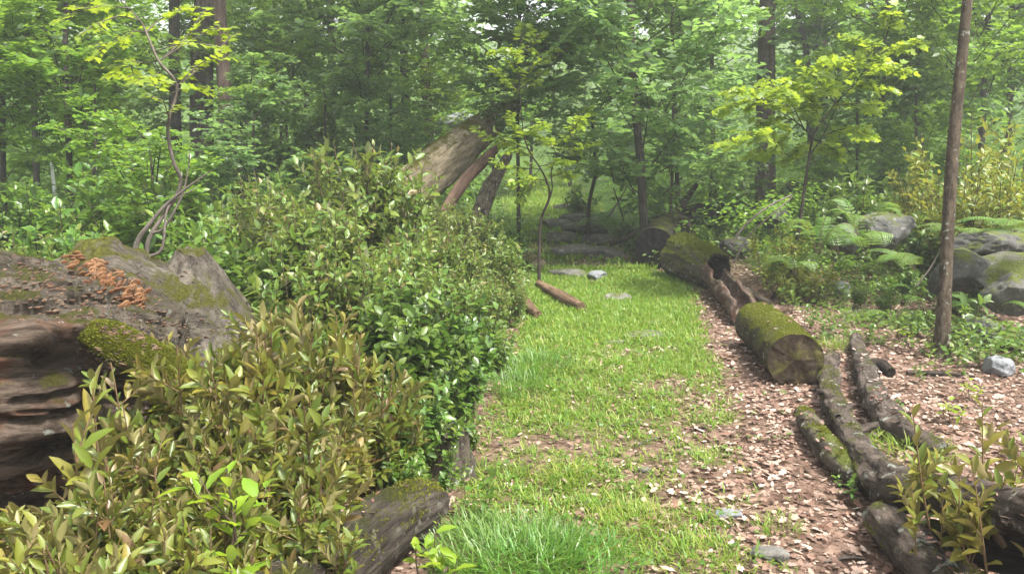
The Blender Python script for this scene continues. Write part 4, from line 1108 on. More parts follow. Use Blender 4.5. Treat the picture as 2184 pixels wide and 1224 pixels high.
SD = [(1790, 640, 8.2, 'W0', 'seedling beside the long thin fern shoots'), (1835, 655, 7.6, 'W1', 'lime seedling near the upright light stone'), (1880, 760, 6.0, 'W1', 'tiny lime seedling above the broken stub'),
 (1925, 850, 4.8, 'W0', 'pale seedling in dead leaves past the knotty log'), (2080, 800, 5.2, 'W1', 'small seedling in litter below the bluish stone'), (2150, 690, 6.3, 'W0', 'herb at the foot of the square mossy block'),
 (2040, 840, 4.6, 'W1', 'small lone seedling in the open litter'), (1760, 690, 6.9, 'W0', 'herb behind the mossy cut log'), (2110, 720, 6.0, 'W0', 'herb beside the bluish stone'), (1690, 610, 8.0, 'W0', 'herb at the broken lichen branch'),
 (1840, 600, 8.3, 'F1', 'leafy shrub before the low grey boulder'), (1930, 560, 8.4, 'F0', 'leafy shrub at the edge of the big pale boulder'), (2060, 560, 7.9, 'D2', 'dark shrub over the wedged boulder')]
for px_, py_, d_, kd, lab in SD: put(kd, px_, py_, d_, lab, 'seedling' if kd[0] == 'W' else 'shrub', 'plant' if kd[0] == 'W' else 'shrub', 'shrubs and seedlings on the stony side')
for k, (lab, pts, r_) in enumerate((('thin dead branch slanting up beside the dark path tree', [P(1300, 460, 12.2), P(1322, 425, 12.2), P(1345, 385, 12.3)], .016),
    ('pale dead branch arching before the weathered grey stone', [P(1560, 520, 9.8), P(1590, 480, 9.9), P(1640, 440, 10.2), P(1690, 415, 10.6)], .016),
    ('dead branch leaning across the small yellow shrub', [P(1565, 560, 9.4), P(1600, 500, 9.6), P(1690, 420, 10.2)], .013),
    ('dry tangled twig standing on the shaded bank', [P(1330, 470, 12.0), P(1318, 430, 12.0), P(1308, 400, 12.1)], .012),
    ('thick dead branch lying on the shaded bank', [P(1300, 520, 11.6), P(1340, 505, 11.6), P(1375, 480, 11.8)], .04),
    ('tan dead stem bent beside the slim tree', [P(1955, 610, 7.4), P(1985, 570, 7.4), P(2004, 535, 7.4)], .008))):
    log_thing('dead_branch', lab, pts, [r_, r_ * .9, r_ * .5], M_DSTEM if k in (3, 4) else M_GSTEM, 'branch', 10, 24, seed=400 + k, amp=.3)
LEFT = [
 ('F0', 60, 430, 7.0, 'bright green shrub at the frame edge behind the decayed log'),
 ('F1', 180, 440, 7.4, 'bright green shrub left of the bent sapling'),
 ('F2', 250, 300, 9.2, 'tall light green shrub behind the bent sapling'),
 ('F0', 330, 330, 8.6, 'tall light green shrub framing the bent sapling'),
 ('D0', 120, 470, 6.6, 'dark low shrub behind the decayed log crest'),
 ('F1', 400, 400, 7.8, 'bright shrub right behind the bent sapling fork'),
 ('D1', 20, 380, 9.4, 'dark shrub at the frame edge below the thin trunk'),
 ('F2', 500, 370, 9.0, 'light green shrub before the reddish trunk'),
 ('M1', 570, 370, 8.6, 'light thicket shrub below the twin dark stems'),
 ('F0', 230, 480, 6.2, 'leafy shrub just behind the bent sapling base'),
 ('F2', 330, 460, 6.4, 'leafy shrub between sapling base and stump'),
 ('D2', 640, 330, 10.0, 'dark shrub behind the tallest thicket shrub'),
 ('D0', 470, 480, 6.0, 'dark shrub behind the grey stump'),
 ('M2', 30, 490, 6.0, 'mixed green shrub above the decayed log at the frame edge'),
]
for kd, px, py, d, lab in LEFT:
    put(kd, px, py, d, lab, 'shrub', 'shrub', 'green shrubs behind the decayed log')

# ------------------------------------------------------------------ tall grass clumps
def tuft(label, px, py, n, ln, spread, mat=LM_TUFT, group='grass clumps on the path'):
    c = G(px, py); r = np.random.default_rng(int(px))
    a = r.uniform(0, 6.28, n); rr = spread * np.sqrt(r.random(n))
    p = np.stack([np.cos(a) * rr, np.sin(a) * rr, 0 * a], 1)
    p[:, 2] = hgt(p[:, 0] + c[0], p[:, 1] + c[1]) - c[2]
    a2 = a + r.normal(size=n) * .9; tilt = r.uniform(.1, .95, n)
    hh = r.random(n) * ln * .5
    al = np.stack([np.cos(a2) * np.sin(tilt), np.sin(a2) * np.sin(tilt), np.cos(tilt)], 1)
    nr = np.stack([-np.cos(a2) * np.cos(tilt), -np.sin(a2) * np.cos(tilt), np.sin(tilt)], 1) + r.normal(size=(n, 3)) * .3
    mb = MB()
    V, F = scatter(T_blade(.052, .5), p + np.array([0, 0, 1]) * hh[:, None], al, nr, r.uniform(.4, 1, n) * ln); mb.add(V, F)
    o = mb.build('grass_tuft', mat); o.location = tuple(c)
    tag(o, label, 'grass tuft', group)
tuft('large deep green tuft of grass beside the weathered log', 1080, 1190, 1700, .115, .32)
tuft('deep green grass spilling along the bottom edge', 1190, 1215, 1000, .10, .30)
tuft('rounded green tuft in the middle of the path', 1205, 1020, 420, .07, .14, LM_GRASS)
tuft('bluish green grass at the foot of the dark bushes', 1130, 790, 600, .13, .32)
tuft('green grass against the thicket corner', 1085, 830, 500, .11, .25)
tuft('small tuft in the leaf litter near the frame bottom', 1490, 1200, 420, .07, .22, LM_GRASS)
tuft('bright tuft at the frame bottom centre', 1360, 1120, 380, .075, .18, LM_GRASS)
tuft('yellow green grass behind the crooked log', 1930, 970, 420, .10, .22, LM_GRASS)
tuft('small grass tuft on the litter below the mossy branch', 1660, 1130, 160, .06, .10, LM_GRASS)
tuft('pale grass beside the cut end of the mossy log', 1790, 745, 260, .10, .16, LM_GRASS)
tuft('low weeds on the litter above the knotty log', 1870, 690, 500, .12, .35, LM_TUFT)

# ------------------------------------------------------------------ ferns
def fern(label, px, py, d, fl, nf, seed, az0=None, spread=6.28, rise=.55):
    c = P(px, py, d); c[2] = h1(c[0], c[1])
    if d < 9.5 and py < 600: c[2] = max(c[2], P(px, py, d)[2])
    o = empty('fern', c); tag(o, label, 'fern', 'ferns among the boulders')
    r = np.random.default_rng(seed)
    for k in range(nf):
        a = (az0 if az0 is not None else r.uniform(0, 6.28)) + (k / max(1, nf - 1) - .5) * spread + r.normal() * .15
        l = fl * r.uniform(.75, 1.1)
        hd = np.array([math.cos(a), math.sin(a), 0]); z = np.array([0, 0, 1.0])
        path = catmull([np.zeros(3), hd * l * .35 + z * l * rise * .75, hd * l * .72 + z * l * rise * .85, hd * l + z * l * rise * .5], 26)
        tl, X, Y = frames(path)
        side = norm(np.cross(tl, z)); nrm = np.cross(side, tl)
        mb = MB(); V, F, lc = tube(path, np.linspace(.003, .001, 26), 4); mb.add(V, F, 0, lc)
        pos, al, nr, sz = [], [], [], []
        for i in range(4, 26):
            t = (i - 4) / 21.; w = l * .24 * (math.sin(math.pi * min(1, t * .75 + .25)) ** .8)
            w = max(w, l * .02)
            for s in (-1, 1):
                pos.append(path[i]); al.append(side[i] * s + tl[i] * .35 - nrm[i] * .12); nr.append(nrm[i] + r.normal(size=3) * .12); sz.append(w)
        V, F = scatter(T_pinna(.17), np.array(pos), np.array(al), np.array(nr), np.array(sz)); mb.add(V, F, 1)
        mb.build('frond', [M_STEM, LM_FERN], o)
fern('pale arching fern left of the slim tree', 1955, 580, 7.9, .55, 6, 3, 2.6, 2.6, .4)
fern('bright fern in front of the big pale boulder', 1850, 545, 8.6, .62, 7, 4, 2.9, 3.2, .5)
fern('fern with upright fronds beside the low grey boulder', 1790, 545, 9.0, .55, 7, 5)
fern('yellow green fern draped over the top of the bank', 2080, 505, 7.4, .6, 6, 6, -2.6, 2.5, .25)
fern('fern at the frame edge on the stone bank', 2165, 495, 7.3, .5, 6, 7, -1.8, 3, .3)
fern('upright fern growing between the two grey boulders', 1835, 520, 8.7, .50, 7, 21, rise=1.0)
fern('upright fern before the wedged boulder', 1985, 600, 7.5, .42, 7, 22, rise=1.0)
fern('upright fern in front of the mossy slab', 2105, 600, 7.0, .40, 7, 23, rise=1.0)
fern('feathery fern at the low stones of the bank', 1745, 545, 8.5, .48, 7, 24, rise=.9)
fern('small fern low under the arching fern', 1920, 640, 7.4, .40, 6, 8)
fern('fern beneath the yellow tinged shrub', 1700, 590, 8.6, .45, 6, 9)
fern('soft fern beside the far shaded steps', 1320, 425, 13.5, .9, 8, 10, 2.8, 3)

# ------------------------------------------------------------------ limbs with leaf sprays
class Spray:
    def __init__(self, seed, leaf, T, droop=.15, tw=10, dens=1.0, flat=.3):
        self.r = np.random.default_rng(seed); self.leaf = leaf; self.T = T; self.droop = droop; self.tw = tw; self.dens = dens; self.flat = flat
        self.wood = MB(); self.pos, self.al, self.nr, self.sz = [], [], [], []
    def limb(self, a, b, r0=.014, sag=.12, t0=.2, twl=.38):
        r = self.r; a = np.asarray(a, float); b = np.asarray(b, float); L_ = np.linalg.norm(b - a)
        mid = (a + b) / 2 + np.array([0, 0, sag * L_]) + r.normal(size=3) * .05 * L_
        path = catmull([a, mid, b], 9)
        V, F, lc = tube(path, np.linspace(r0, r0 * .2, 9), 5); self.wood.add(V, F, 0, lc)
        tl = norm(np.gradient(path, axis=0))
        tw = max(3, int(self.tw * self.dens))
        for k in range(tw):
            t = t0 + (1 - t0) * (k + r.random()) / tw; i = min(7, int(t * 8)); p = path[i] + (path[i + 1] - path[i]) * (t * 8 - i)
            s = 1 if k % 2 else -1
            side = norm(np.cross(tl[i], [0, 0, 1.0])) * s
            d = norm(tl[i] * r.uniform(.4, 1.0) + side * r.uniform(.5, 1.0) + np.array([0, 0, r.normal() * .32]))
            l = max(.12, L_ * twl * (1.1 - .6 * t) * r.uniform(.7, 1.2))
            self.twig(p, d, l)
        self.twig(path[-2], tl[-1], max(.15, L_ * .16))
    def twig(self, p, d, l):
        r = self.r; e = p + d * l - np.array([0, 0, self.droop * l])
        V, F, lc = tube(np.stack([p, (p + e) / 2 + [0, 0, .03 * l], e]), [.0045, .003, .0015], 3); self.wood.add(V, F, 0, lc)
        n = max(3, int(l / (self.leaf * .30)))
        for k in range(n):
            t = (k + .4 + .5 * r.random()) / n; q = p + (e - p) * t
            s = 1 if k % 2 else -1
            side = norm(np.cross(d, [0, 0, 1.0])) * s
            al = d * r.uniform(.3, .9) + side * r.uniform(.5, 1.0) + np.array([0, 0, -r.uniform(0, .35)])
            self.pos.append(q); self.al.append(al); self.nr.append(np.array([0, 0, 1.0]) + r.normal(size=3) * self.flat); self.sz.append(self.leaf * r.uniform(.6, 1.15))
    def meshes(self, wmat, lmat):
        lb = MB(); V, F = scatter(self.T, np.array(self.pos), np.array(self.al), np.array(self.nr), np.array(self.sz), self.r.uniform(.85, 1.15, len(self.pos))); lb.add(V, F)
        return self.wood.mesh('branches', [wmat]), lb.mesh('crown', [lmat])

def crown_proto(seed, H, Rd, nl, leaf, T, lmat, wmat, tw=9, shape=.5, droop=.22):
    s = Spray(seed, leaf, T, droop, tw, flat=.65)
    r = s.r
    for k in range(nl):
        # limbs fork off the axis and reach points spread through a lumpy egg-shaped volume
        v = r.normal(size=3); v /= np.linalg.norm(v); v *= r.uniform(.55, 1.0)
        e = np.array([v[0] * Rd, v[1] * Rd, H * .5 + v[2] * H * .5])
        e *= 1 + .25 * float(vnoise([e * .7 + seed], seed)[0])
        z0 = max(0.0, e[2] - math.hypot(e[0], e[1]) * r.uniform(.1, .9) - .15)
        a = np.array([0, 0, z0]); a[:2] = e[:2] * r.uniform(.0, .35)
        s.limb(a, e, .010, r.uniform(.02, .14), .2, .5)
    return s.meshes(wmat, lmat)

CR = {}
TS = T_simple(.62, .06, -.08)
for k in range(3):
    CR['C%d' % k] = crown_proto(200 + k, 5.0, 2.3, 27, .165, TS, LM_CROWN, M_DSTEM, tw=14)
    CR['L%d' % k] = crown_proto(210 + k, 5.0, 2.2, 26, .165, TS, LM_CROWN2, M_DSTEM, tw=14)
CR['S0'] = crown_proto(220, 2.4, 1.3, 22, .095, T_oval(.6, .08, -.15), LM_CROWN2, M_DSTEM, tw=14)
CR['S1'] = crown_proto(221, 2.4, 1.3, 22, .095, T_oval(.6, .08, -.15), LM_CROWN, M_DSTEM, tw=14)

BK_BROWN = bark_mat('brown_trunk_bark', (.075, .058, .045), (.20, .165, .13), scale=22, stretch=.22, bump=.8, lichen=.2)
BK_DARK = bark_mat('dark_trunk_bark', (.045, .038, .031), (.14, .12, .10), scale=20, stretch=.2, bump=.8)
BK_RED = bark_mat('reddish_trunk_bark', (.085, .06, .048), (.23, .165, .13), scale=18, stretch=.16, bump=.9)
BK_TAN = bark_mat('tan_trunk_bark', (.075, .058, .04), (.25, .195, .135), scale=36, stretch=.35, bump=.9, lichen=.35, moss=.2)
BK_GREY = bark_mat('grey_trunk_bark', (.09, .08, .07), (.22, .20, .175), scale=20, stretch=.25, bump=.7)

def tree(label, pts, w, d, mat, crowns=(), name='tree', group=None, top=None, seed=0, flare=1.35, sides=16, amp=.07, cat='tree'):
    """pts: photo pixels from base upward at depth d; w: trunk width in pixels"""
    wp = [P(px, py, d) for px, py in pts]
    b = wp[0].copy(); b[2] = h1(b[0], b[1]) - .05
    if wp[0][2] > b[2] + .15: wp = [b] + wp
    else: wp[0] = b
    if top: 
        u = norm(wp[-1] - wp[-2]); k = (top - wp[-1][2]) / max(.2, u[2])
        if k > 0: wp.append(wp[-1] + u * k * .5 + np.array([.05, .05, 0])); wp.append(wp[-1] + u * k * .5)
    o = empty(name, b); tag(o, label, cat, group)
    n = 40; path = catmull(np.array(wp), n)
    r0 = w / 2 * d / FPX
    zz = np.linspace(0, 1, n); rad = r0 * (1.08 - .45 * zz) * (1 + (flare - 1) * np.exp(-zz * 22))
    V, F, lc = tube(path - b, rad, sides, amp, (8 / max(.3, r0 * 8), 1.2), seed + 5)
    mb = MB(); mb.add(V, F, 0, lc); mb.build('trunk', mat, o)
    for ck, z0, s, *xy in crowns:
        if z0 + b[2] > 1.6 + .2 * d + .3: continue      # crown wholly above what the photo shows
        br, lf = CR[ck]
        i = int(np.argmin(np.abs(path[:, 2] - (b[2] + z0))))
        q = path[i] - b
        for nm, me in (('branches', br), ('crown', lf)):
            c = part(nm, me, o); c.location = (q[0], q[1], z0); c.scale = (s, s, s * .95); c.rotation_euler = (0, 0, seed * 1.7 + z0)
    return o
GT = 'trees of the woodland behind'
tree('straight big brown tree with a pale scar beyond the sawn log', [(1632, 440), (1632, 300), (1634, 150), (1637, 0)], 43, 14.6, BK_BROWN, [('L0', 5.5, 1.0)], top=9, seed=1, group=GT, sides=24)
tree('slim tan tree leaning beside the stone bank', [(2008, 745), (2014, 650), (2022, 480), (2034, 300), (2052, 120), (2066, -20)], 27, 6.35, BK_TAN, [], top=5.5, seed=2, sides=24, amp=.12, flare=1.7)
tree('dark trunk rising above the leaning trunk, slightly bent', [(918, 420), (917, 310), (908, 180), (903, 60), (900, -10)], 21, 16, BK_RED, [('C0', 3.2, 1.0), ('L1', 1.0, .6)], top=10, seed=3, group=GT)
tree('darker trunk half hidden beside the bent one', [(868, 430), (866, 250), (862, 100), (868, -10)], 22, 17.5, BK_DARK, [('C1', 4.2, 1.1), ('L0', 1.4, .8)], top=10, seed=4, group=GT)
tree('dark straight trunk behind the yellow leaves of the bent sapling', [(375, 420), (373, 250), (372, 100), (372, -10)], 27, 15, BK_DARK, [('L1', 6.0, 1.0), ('L2', 2.6, .9)], top=10, seed=5, group=GT)
tree('thick dark trunk in the middle of the big three', [(432, 420), (430, 250), (432, 100), (438, -10)], 52, 14.8, BK_DARK, [('C2', 6.2, 1.0)], top=10, seed=6, group=GT, sides=20)
tree('reddish trunk with peeling bark, third of the big three', [(487, 430), (484, 300), (476, 150), (468, -10)], 33, 13.8, BK_RED, [], top=9, seed=7, group=GT, sides=20)
tree('thin grey trunk near the frame edge behind the light shrubs', [(80, 420), (72, 220), (60, 90), (48, -10)], 13, 12.5, BK_GREY, [('L2', 3.2, .9), ('L1', 1.2, .8)], top=7, seed=8, group=GT)
tree('thin dark trunk with wide flat leaf tiers behind the decayed log', [(152, 430), (146, 300), (140, 180), (142, -10)], 13, 11, BK_DARK, [('L0', 1.2, .75), ('L2', 2.4, .8)], top=6, seed=9, group=GT)
tree('slender dark trunk left of the bent dark trunks', [(655, 330), (652, 150), (648, -10)], 11, 17, BK_DARK, [('C0', 4.5, 1.0), ('L0', 1.5, 1.0)], top=9, seed=10, group=GT)
tree('thin leaning dark stem of the twin pair', [(616, 330), (604, 220), (588, 130)], 7, 15, BK_DARK, [('L1', 2.6, .5)], seed=11, group=GT)
tree('thin straight dark stem of the twin pair', [(632, 330), (627, 200), (622, 60)], 7, 15.6, BK_DARK, [('L2', 3.2, .5)], seed=12, group=GT)
tree('dark path tree whose trunk stands by the cut log', [(1374, 500), (1366, 350), (1352, 200), (1346, 60)], 19, 11.4, BK_DARK, [('C1', 1.0, .92), ('C2', 2.6, 1.0)], top=7, seed=13, group=GT)
tree('curving brown trunk with a bulge right of the big brown tree', [(1752, 330), (1752, 110), (1745, 50), (1728, -10)], 25, 22, BK_BROWN, [('L2', 6.5, 1.0), ('C1', 3.0, 1.1), ('L0', 1.0, 1.0)], top=10, seed=14, group=GT)
tree('leaning dark thin trunk between brown trunks', [(1730, 330), (1722, 130), (1708, 60), (1694, -10)], 14, 20, BK_DARK, [('C0', 6, 1.0), ('L1', 2.5, 1.1)], top=9, seed=15, group=GT)
tree('thin dark trunk right of the slim tan tree', [(2090, 380), (2100, 150), (2112, -10)], 13, 15, BK_DARK, [('C2', 3.6, 1.0), ('L0', 1.4, .9)], top=8, seed=16, group=GT)
tree('short grey trunk showing through leaves above the pale boulder', [(1962, 380), (1962, 200), (1962, 50)], 20, 19, BK_GREY, [('C1', 4.0, 1.1), ('L2', 1.2, 1.1)], top=9, seed=17, group=GT)
tree('dark trunk far behind the thicket crest', [(712, 360), (708, 150), (705, -10)], 18, 21, BK_DARK, [('C2', 3.5, 1.2), ('L0', 1.0, 1.1)], top=10, seed=18, group=GT)
tree('thin trunk high behind the bent sapling', [(250, 400), (246, 200), (240, -10)], 13, 18, BK_DARK, [('L1', 4.0, 1.1), ('L2', 1.2, 1.0)], top=9, seed=19, group=GT)
tree('dim far trunk between the twin stems and the reddish trunk', [(568, 380), (564, 150), (560, -10)], 18, 23, BK_GREY, [('L0', 5, 1.1), ('L1', 1.5, 1.2), ('C1', 3.8, 1.2)], top=10, seed=20, group=GT)
tree('young beech with drooping grey green tiers above the leaning trunk', [(1106, 420), (1104, 250), (1108, 100), (1110, -10)], 8, 11.6, BK_DARK, [('C0', 2.0, .75), ('C1', 2.9, .9), ('C2', 1.7, .52)], top=7, seed=21, group=GT)
tree('small bent tree over the far grass', [(1256, 440), (1270, 370), (1268, 320), (1262, 240)], 9, 13.2, BK_DARK, [('S1', 1.15, .85)], seed=22, group=GT)
tree('young tree with pale leaf tiers at the dark bend', [(1445, 430), (1440, 250), (1435, 100)], 10, 13.6, BK_DARK, [('C1', 1.6, .68), ('C0', 3.0, .72)], top=7, seed=23, group=GT)
tree('young tree with grey green tiers left of the dark trunk pair', [(780, 420), (782, 250), (785, 60)], 10, 13.2, BK_DARK, [('C2', 1.9, .9), ('C1', 3.6, 1.0)], top=8, seed=24, group=GT)
tree('dark trunk at the frame edge beyond the yellow shrubs', [(2150, 300), (2156, 100), (2160, -10)], 14, 18, BK_DARK, [('C0', 4, 1.1), ('L1', 1.2, 1.1)], top=9, seed=25, group=GT)
tree('thin trunk at the frame edge above the bright shrub', [(8, 420), (5, 200), (0, -10)], 12, 14, BK_DARK, [('L2', 2.4, 1.0), ('L0', .8, .7), ('C1', 3.6, 1.0)], top=7, seed=26, group=GT)
tree('young tree with bright leaf tiers behind the slim tan tree', [(1880, 400), (1884, 250), (1888, 80)], 9, 13.5, BK_DARK, [('L0', 2.2, .9), ('C2', .9, .7)], top=6, seed=27, group=GT)
tree('young tree spreading over the lime sapling', [(1525, 420), (1520, 250), (1518, 60)], 10, 15.2, BK_DARK, [('C2', 2.6, 1.0)], top=8, seed=28, group=GT)
tree('low bright young tree beside the bent sapling', [(330, 470), (325, 380), (318, 300)], 7, 8.6, BK_DARK, [('S0', .55, .85)], seed=29, group=GT)
tree('low leafy young tree between big trunks and thicket', [(545, 420), (540, 330), (542, 250)], 7, 11.5, BK_DARK, [('S1', .8, 1.0)], seed=30, group=GT)
tree('young tree with fine leaves at the yellow shrub edge', [(2040, 420), (2046, 300), (2050, 150)], 8, 12, BK_DARK, [('L1', 1.8, .75)], seed=31, group=GT)
YT = 'leafy young trees filling the middle of the wood'
for px_, d_, ck, z0, sc, lab in ((1130, 23.5, 'C0', 1.3, .9, 'rounded young tree closing the view past the far grass'), (1215, 25.5, 'C2', 1.2, 1.0, 'broad young tree beyond the far pale path stone'), (1050, 22, 'L1', .8, .9, 'light green young tree behind the leaning trunk'), (1432, 12.6, 'C0', .25, .62, 'leafy young tree drooping behind the dark cut log'),
                                 (1515, 13.6, 'C1', .2, .52, 'leafy young tree left of the big brown tree foot'), 
                                 (690, 12.4, 'C2', .5, .58, 'leafy young tree behind the tallest thicket shrub'), (595, 13.0, 'L0', .3, .62, 'bright young tree below the twin dark stems'),
                                 (510, 12.2, 'C1', .3, .52, 'leafy young tree at the foot of the reddish trunk'), (830, 13.4, 'C0', .5, .6, 'grey green young tree at the foot of the dark trunk pair'),
                                 (1825, 13.2, 'L2', .3, .62, 'bright young tree above the sawn far log'), (1950, 12.4, 'L0', .4, .5, 'young tree behind the big pale boulder'),
                                 (200, 10.6, 'L1', .3, .50, 'bright leafy young tree behind the birch snag side')):
    tree(lab, [(px_, 420), (px_ + 4, 300), (px_ + 2, 180)], 7, d_, BK_DARK, [(ck, z0, sc)], seed=int(px_), group=YT)
tree('white birch snag standing far behind the decayed log', [(118, 420), (112, 370), (108, 330)], 9, 13, plain_mat('birch_bark', (.6, .6, .58), (.8, .8, .78)), [], seed=32, cat='snag', name='birch_snag')

# ------------------------------------------------------------------ the three front saplings
def sapling(label, stems, limbs, leaf, T, lmat, wmat, seed, tw=8, flat=.35, droop=.15, name='sapling'):
    b = np.array(stems[0][0][0], float); b[2] = min(b[2], h1(b[0], b[1]))
    o = empty(name, b); tag(o, label, 'sapling')
    mb = MB()
    for pts, rad in stems:
        path = catmull(np.array(pts), 40)
        V, F, lc = tube(path - b, np.interp(np.linspace(0, 1, 40), np.linspace(0, 1, len(rad)), rad), 10, .12, (20, 5), seed); mb.add(V, F, 0, lc)
    mb.build('stem', wmat, o)
    s = Spray(seed, leaf, T, droop, tw, flat=flat)
    for a, e, r0 in limbs: s.limb(np.array(a) - b, np.array(e) - b, r0, .06, .15, .34)
    br, lf = s.meshes(wmat, lmat)
    part('branches', br, o); part('crown', lf, o)
    return o
# lime sapling on the right
D = 8.4
b0 = G(1645, 638)
d0 = float(proj(b0)[2])
stem = [b0, P(1680, 580, d0), P(1702, 500, d0), P(1716, 400, d0), P(1732, 295, d0)]
f1 = [P(1732, 295, d0), P(1750, 262, d0), P(1782, 222, d0 + .1), P(1830, 170, d0 + .1), P(1890, 80, d0)]
f2 = [P(1732, 295, d0), P(1715, 275, d0), P(1690, 255, d0 - .1), P(1640, 225, d0 - .2)]
f3 = [P(1728, 330, d0), P(1755, 290, d0 - .1), P(1785, 225, d0 - .3), P(1800, 195, d0 - .4)]
limbs = []
rr = np.random.default_rng(3)
for (sx, sy), (ex, ey) in (((1690, 255), (1545, 300)), ((1660, 235), (1560, 195)), ((1700, 265), (1600, 330)), ((1640, 225), (1540, 230)), ((1715, 275), (1660, 190)), ((1690, 255), (1620, 265)),
                           ((1750, 262), (1690, 175)), ((1782, 222), (1720, 150)), ((1782, 222), (1790, 130)), ((1830, 170), (1770, 120)), ((1830, 170), (1930, 150)), ((1860, 125), (1960, 90)),
                           ((1890, 80), (1900, 30)), ((1860, 125), (1810, 80)), ((1785, 225), (1880, 225)), ((1755, 290), (1850, 290)), ((1800, 195), (1900, 190)), ((1732, 295), (1790, 330)), ((1732, 295), (1680, 340)), ((1720, 280), (1730, 210)), ((1830, 170), (1860, 90)), ((1700, 265), (1640, 170))):
    limbs.append((P(sx, sy, d0), P(ex, ey, d0 + rr.uniform(-.7, .7)), .007))
sapling('lime green sapling with bent stem behind the mossy cut log', [(stem, [.022, .02, .018, .016, .013]), (f1, [.012, .01, .006, .003]), (f2, [.01, .007, .003]), (f3, [.008, .005, .003])], limbs, .105, T_maple(), LM_LIME, M_DSTEM, 301, tw=15, flat=.5)
# thin sapling in the centre
b0 = G(1150, 606); d0 = float(proj(b0)[2])
stem = [b0, P(1150, 540, d0), P(1154, 470, d0), P(1172, 420, d0), P(1165, 385, d0), P(1153, 360, d0), P(1120, 300, d0 + .1), P(1108, 180, d0 + .1), P(1112, 90, d0 + .1)]
f1 = [P(1172, 425, d0), P(1178, 400, d0), P(1176, 365, d0), P(1190, 330, d0), P(1215, 280, d0)]
limbs = []
for (sx, sy), (ex, ey) in (((1153, 360), (1060, 345)), ((1150, 355), (1200, 345)), ((1140, 340), (1070, 300)), ((1130, 320), (1015, 275)), ((1120, 300), (1090, 250)), ((1190, 330), (1270, 305)), ((1200, 310), (1240, 250)), ((1215, 280), (1250, 235)),
                           ((1190, 330), (1150, 290)), ((1120, 300), (1160, 265)), ((1110, 200), (1060, 150)), ((1110, 190), (1165, 150)), ((1108, 180), (1090, 110)), ((1110, 130), (1150, 75)), ((1110, 120), (1055, 110)), ((1112, 90), (1120, 55)), ((1110, 170), (1180, 110)),
                           ((1165, 385), (1100, 385)), ((1172, 380), (1215, 375)), ((1153, 360), (1110, 420))):
    limbs.append((P(sx, sy, d0), P(ex, ey, d0 + rr.uniform(-.5, .5)), .006))
sapling('thin sapling with yellow green leaf tiers at the stone step', [(stem, [.022, .02, .017, .015, .011, .009, .006, .004]), (f1, [.01, .008, .004])], limbs, .10, T_oval(.55, .08, -.15), LM_LIME, M_DSTEM, 302, tw=12, flat=.6)
# bent sapling behind the decayed log
d0 = 4.75
bb = P(290, 640, d0); bb[2] = h1(bb[0], bb[1])
stemA = [bb, P(285, 600, d0), P(292, 520, d0), P(318, 480, d0), P(352, 440, d0), P(400, 400, d0), P(450, 365, d0)]
stemB = [bb + [.05, 0, 0], P(300, 600, d0), P(312, 545, d0), P(322, 500, d0), P(385, 400, d0 + .05), P(368, 340, d0), P(358, 265, d0), P(378, 185, d0), P(338, 130, d0), P(312, 70, d0), P(295, 40, d0), P(245, -10, d0)]
stemC = [bb + [.08, 0, 0], P(305, 590, d0), P(345, 530, d0), P(360, 440, d0), P(420, 400, d0 + .1)]
stemD = [P(325, 498, d0), P(350, 485, d0), P(385, 425, d0), P(400, 370, d0), P(405, 320, d0)]
limbs = []
for (sx, sy), (ex, ey) in (((378, 185), (450, 120)), ((340, 130), (430, 30)), ((330, 110), (440, 95)), ((312, 70), (390, 20)), ((312, 70), (210, 110)), ((300, 45), (190, 60)), ((378, 185), (490, 80)), ((378, 185), (300, 165)), ((365, 200), (420, 185)), ((360, 250), (330, 180)), ((338, 130), (250, 150)), ((280, 20), (150, 30)), ((340, 130), (470, 60))):
    limbs.append((P(sx, sy, d0), P(ex, ey, d0 + rr.uniform(-.4, .4)), .005))
sapling('bent bare stemmed sapling with yellow green top behind the decayed log', [(stemA, [.019, .017, .014, .01, .003]), (stemB, [.015, .014, .013, .012, .011, .009, .008, .005, .003]), (stemC, [.011, .01, .007, .003]), (stemD, [.01, .008, .005, .002])], limbs, .066, T_maple(.85), LM_LIME, M_GSTEM, 303, tw=3, flat=.35)

# ------------------------------------------------------------------ stuff: ground cover, undergrowth and the far wood
def leaf_cloud(name, label, cat, centres, radii, flatn, per, leaf, lmat, seed, T=TS, up=1.0, tilt=.45):
    r = np.random.default_rng(seed); n = len(centres)
    c = np.repeat(centres, per, 0); rd = np.repeat(radii, per, 0); k = len(c)
    v = rdir(k, r) * (r.random(k) ** .45)[:, None]
    off = v * np.stack([rd, rd, rd * flatn], 1)
    off[:, 2] -= .25 * (off[:, 0] ** 2 + off[:, 1] ** 2) / np.maximum(rd, .05) * min(1, flatn * 2)
    p = c + off
    a = np.arctan2(off[:, 1], off[:, 0]) + r.normal(size=k) * .9
    al = np.stack([np.cos(a), np.sin(a), -r.uniform(-.1, .6, k)], 1)
    nr = np.array([0, 0, up]) + off / rd[:, None] * .4 + r.normal(size=(k, 3)) * tilt
    keep = p[:, 2] > hgt(p[:, 0], p[:, 1])
    mb = MB(); V, F = scatter(T, p[keep], al[keep], nr[keep], r.uniform(.6, 1.2, keep.sum()) * leaf); mb.add(V, F)
    o = mb.build(name, lmat)
    if label: tag(o, label, cat, kind='stuff')
    return o

def rand_region(n, seed, dr, pxr, zr, pw=1.0):
    r = np.random.default_rng(seed)
    d = dr[0] + (dr[1] - dr[0]) * r.random(n) ** pw; px = r.uniform(*pxr, n)
    x = (px - 1092) / FPX * d; z = zr[0] + (zr[1] - zr[0]) * r.random(n)
    return x, d, z, px

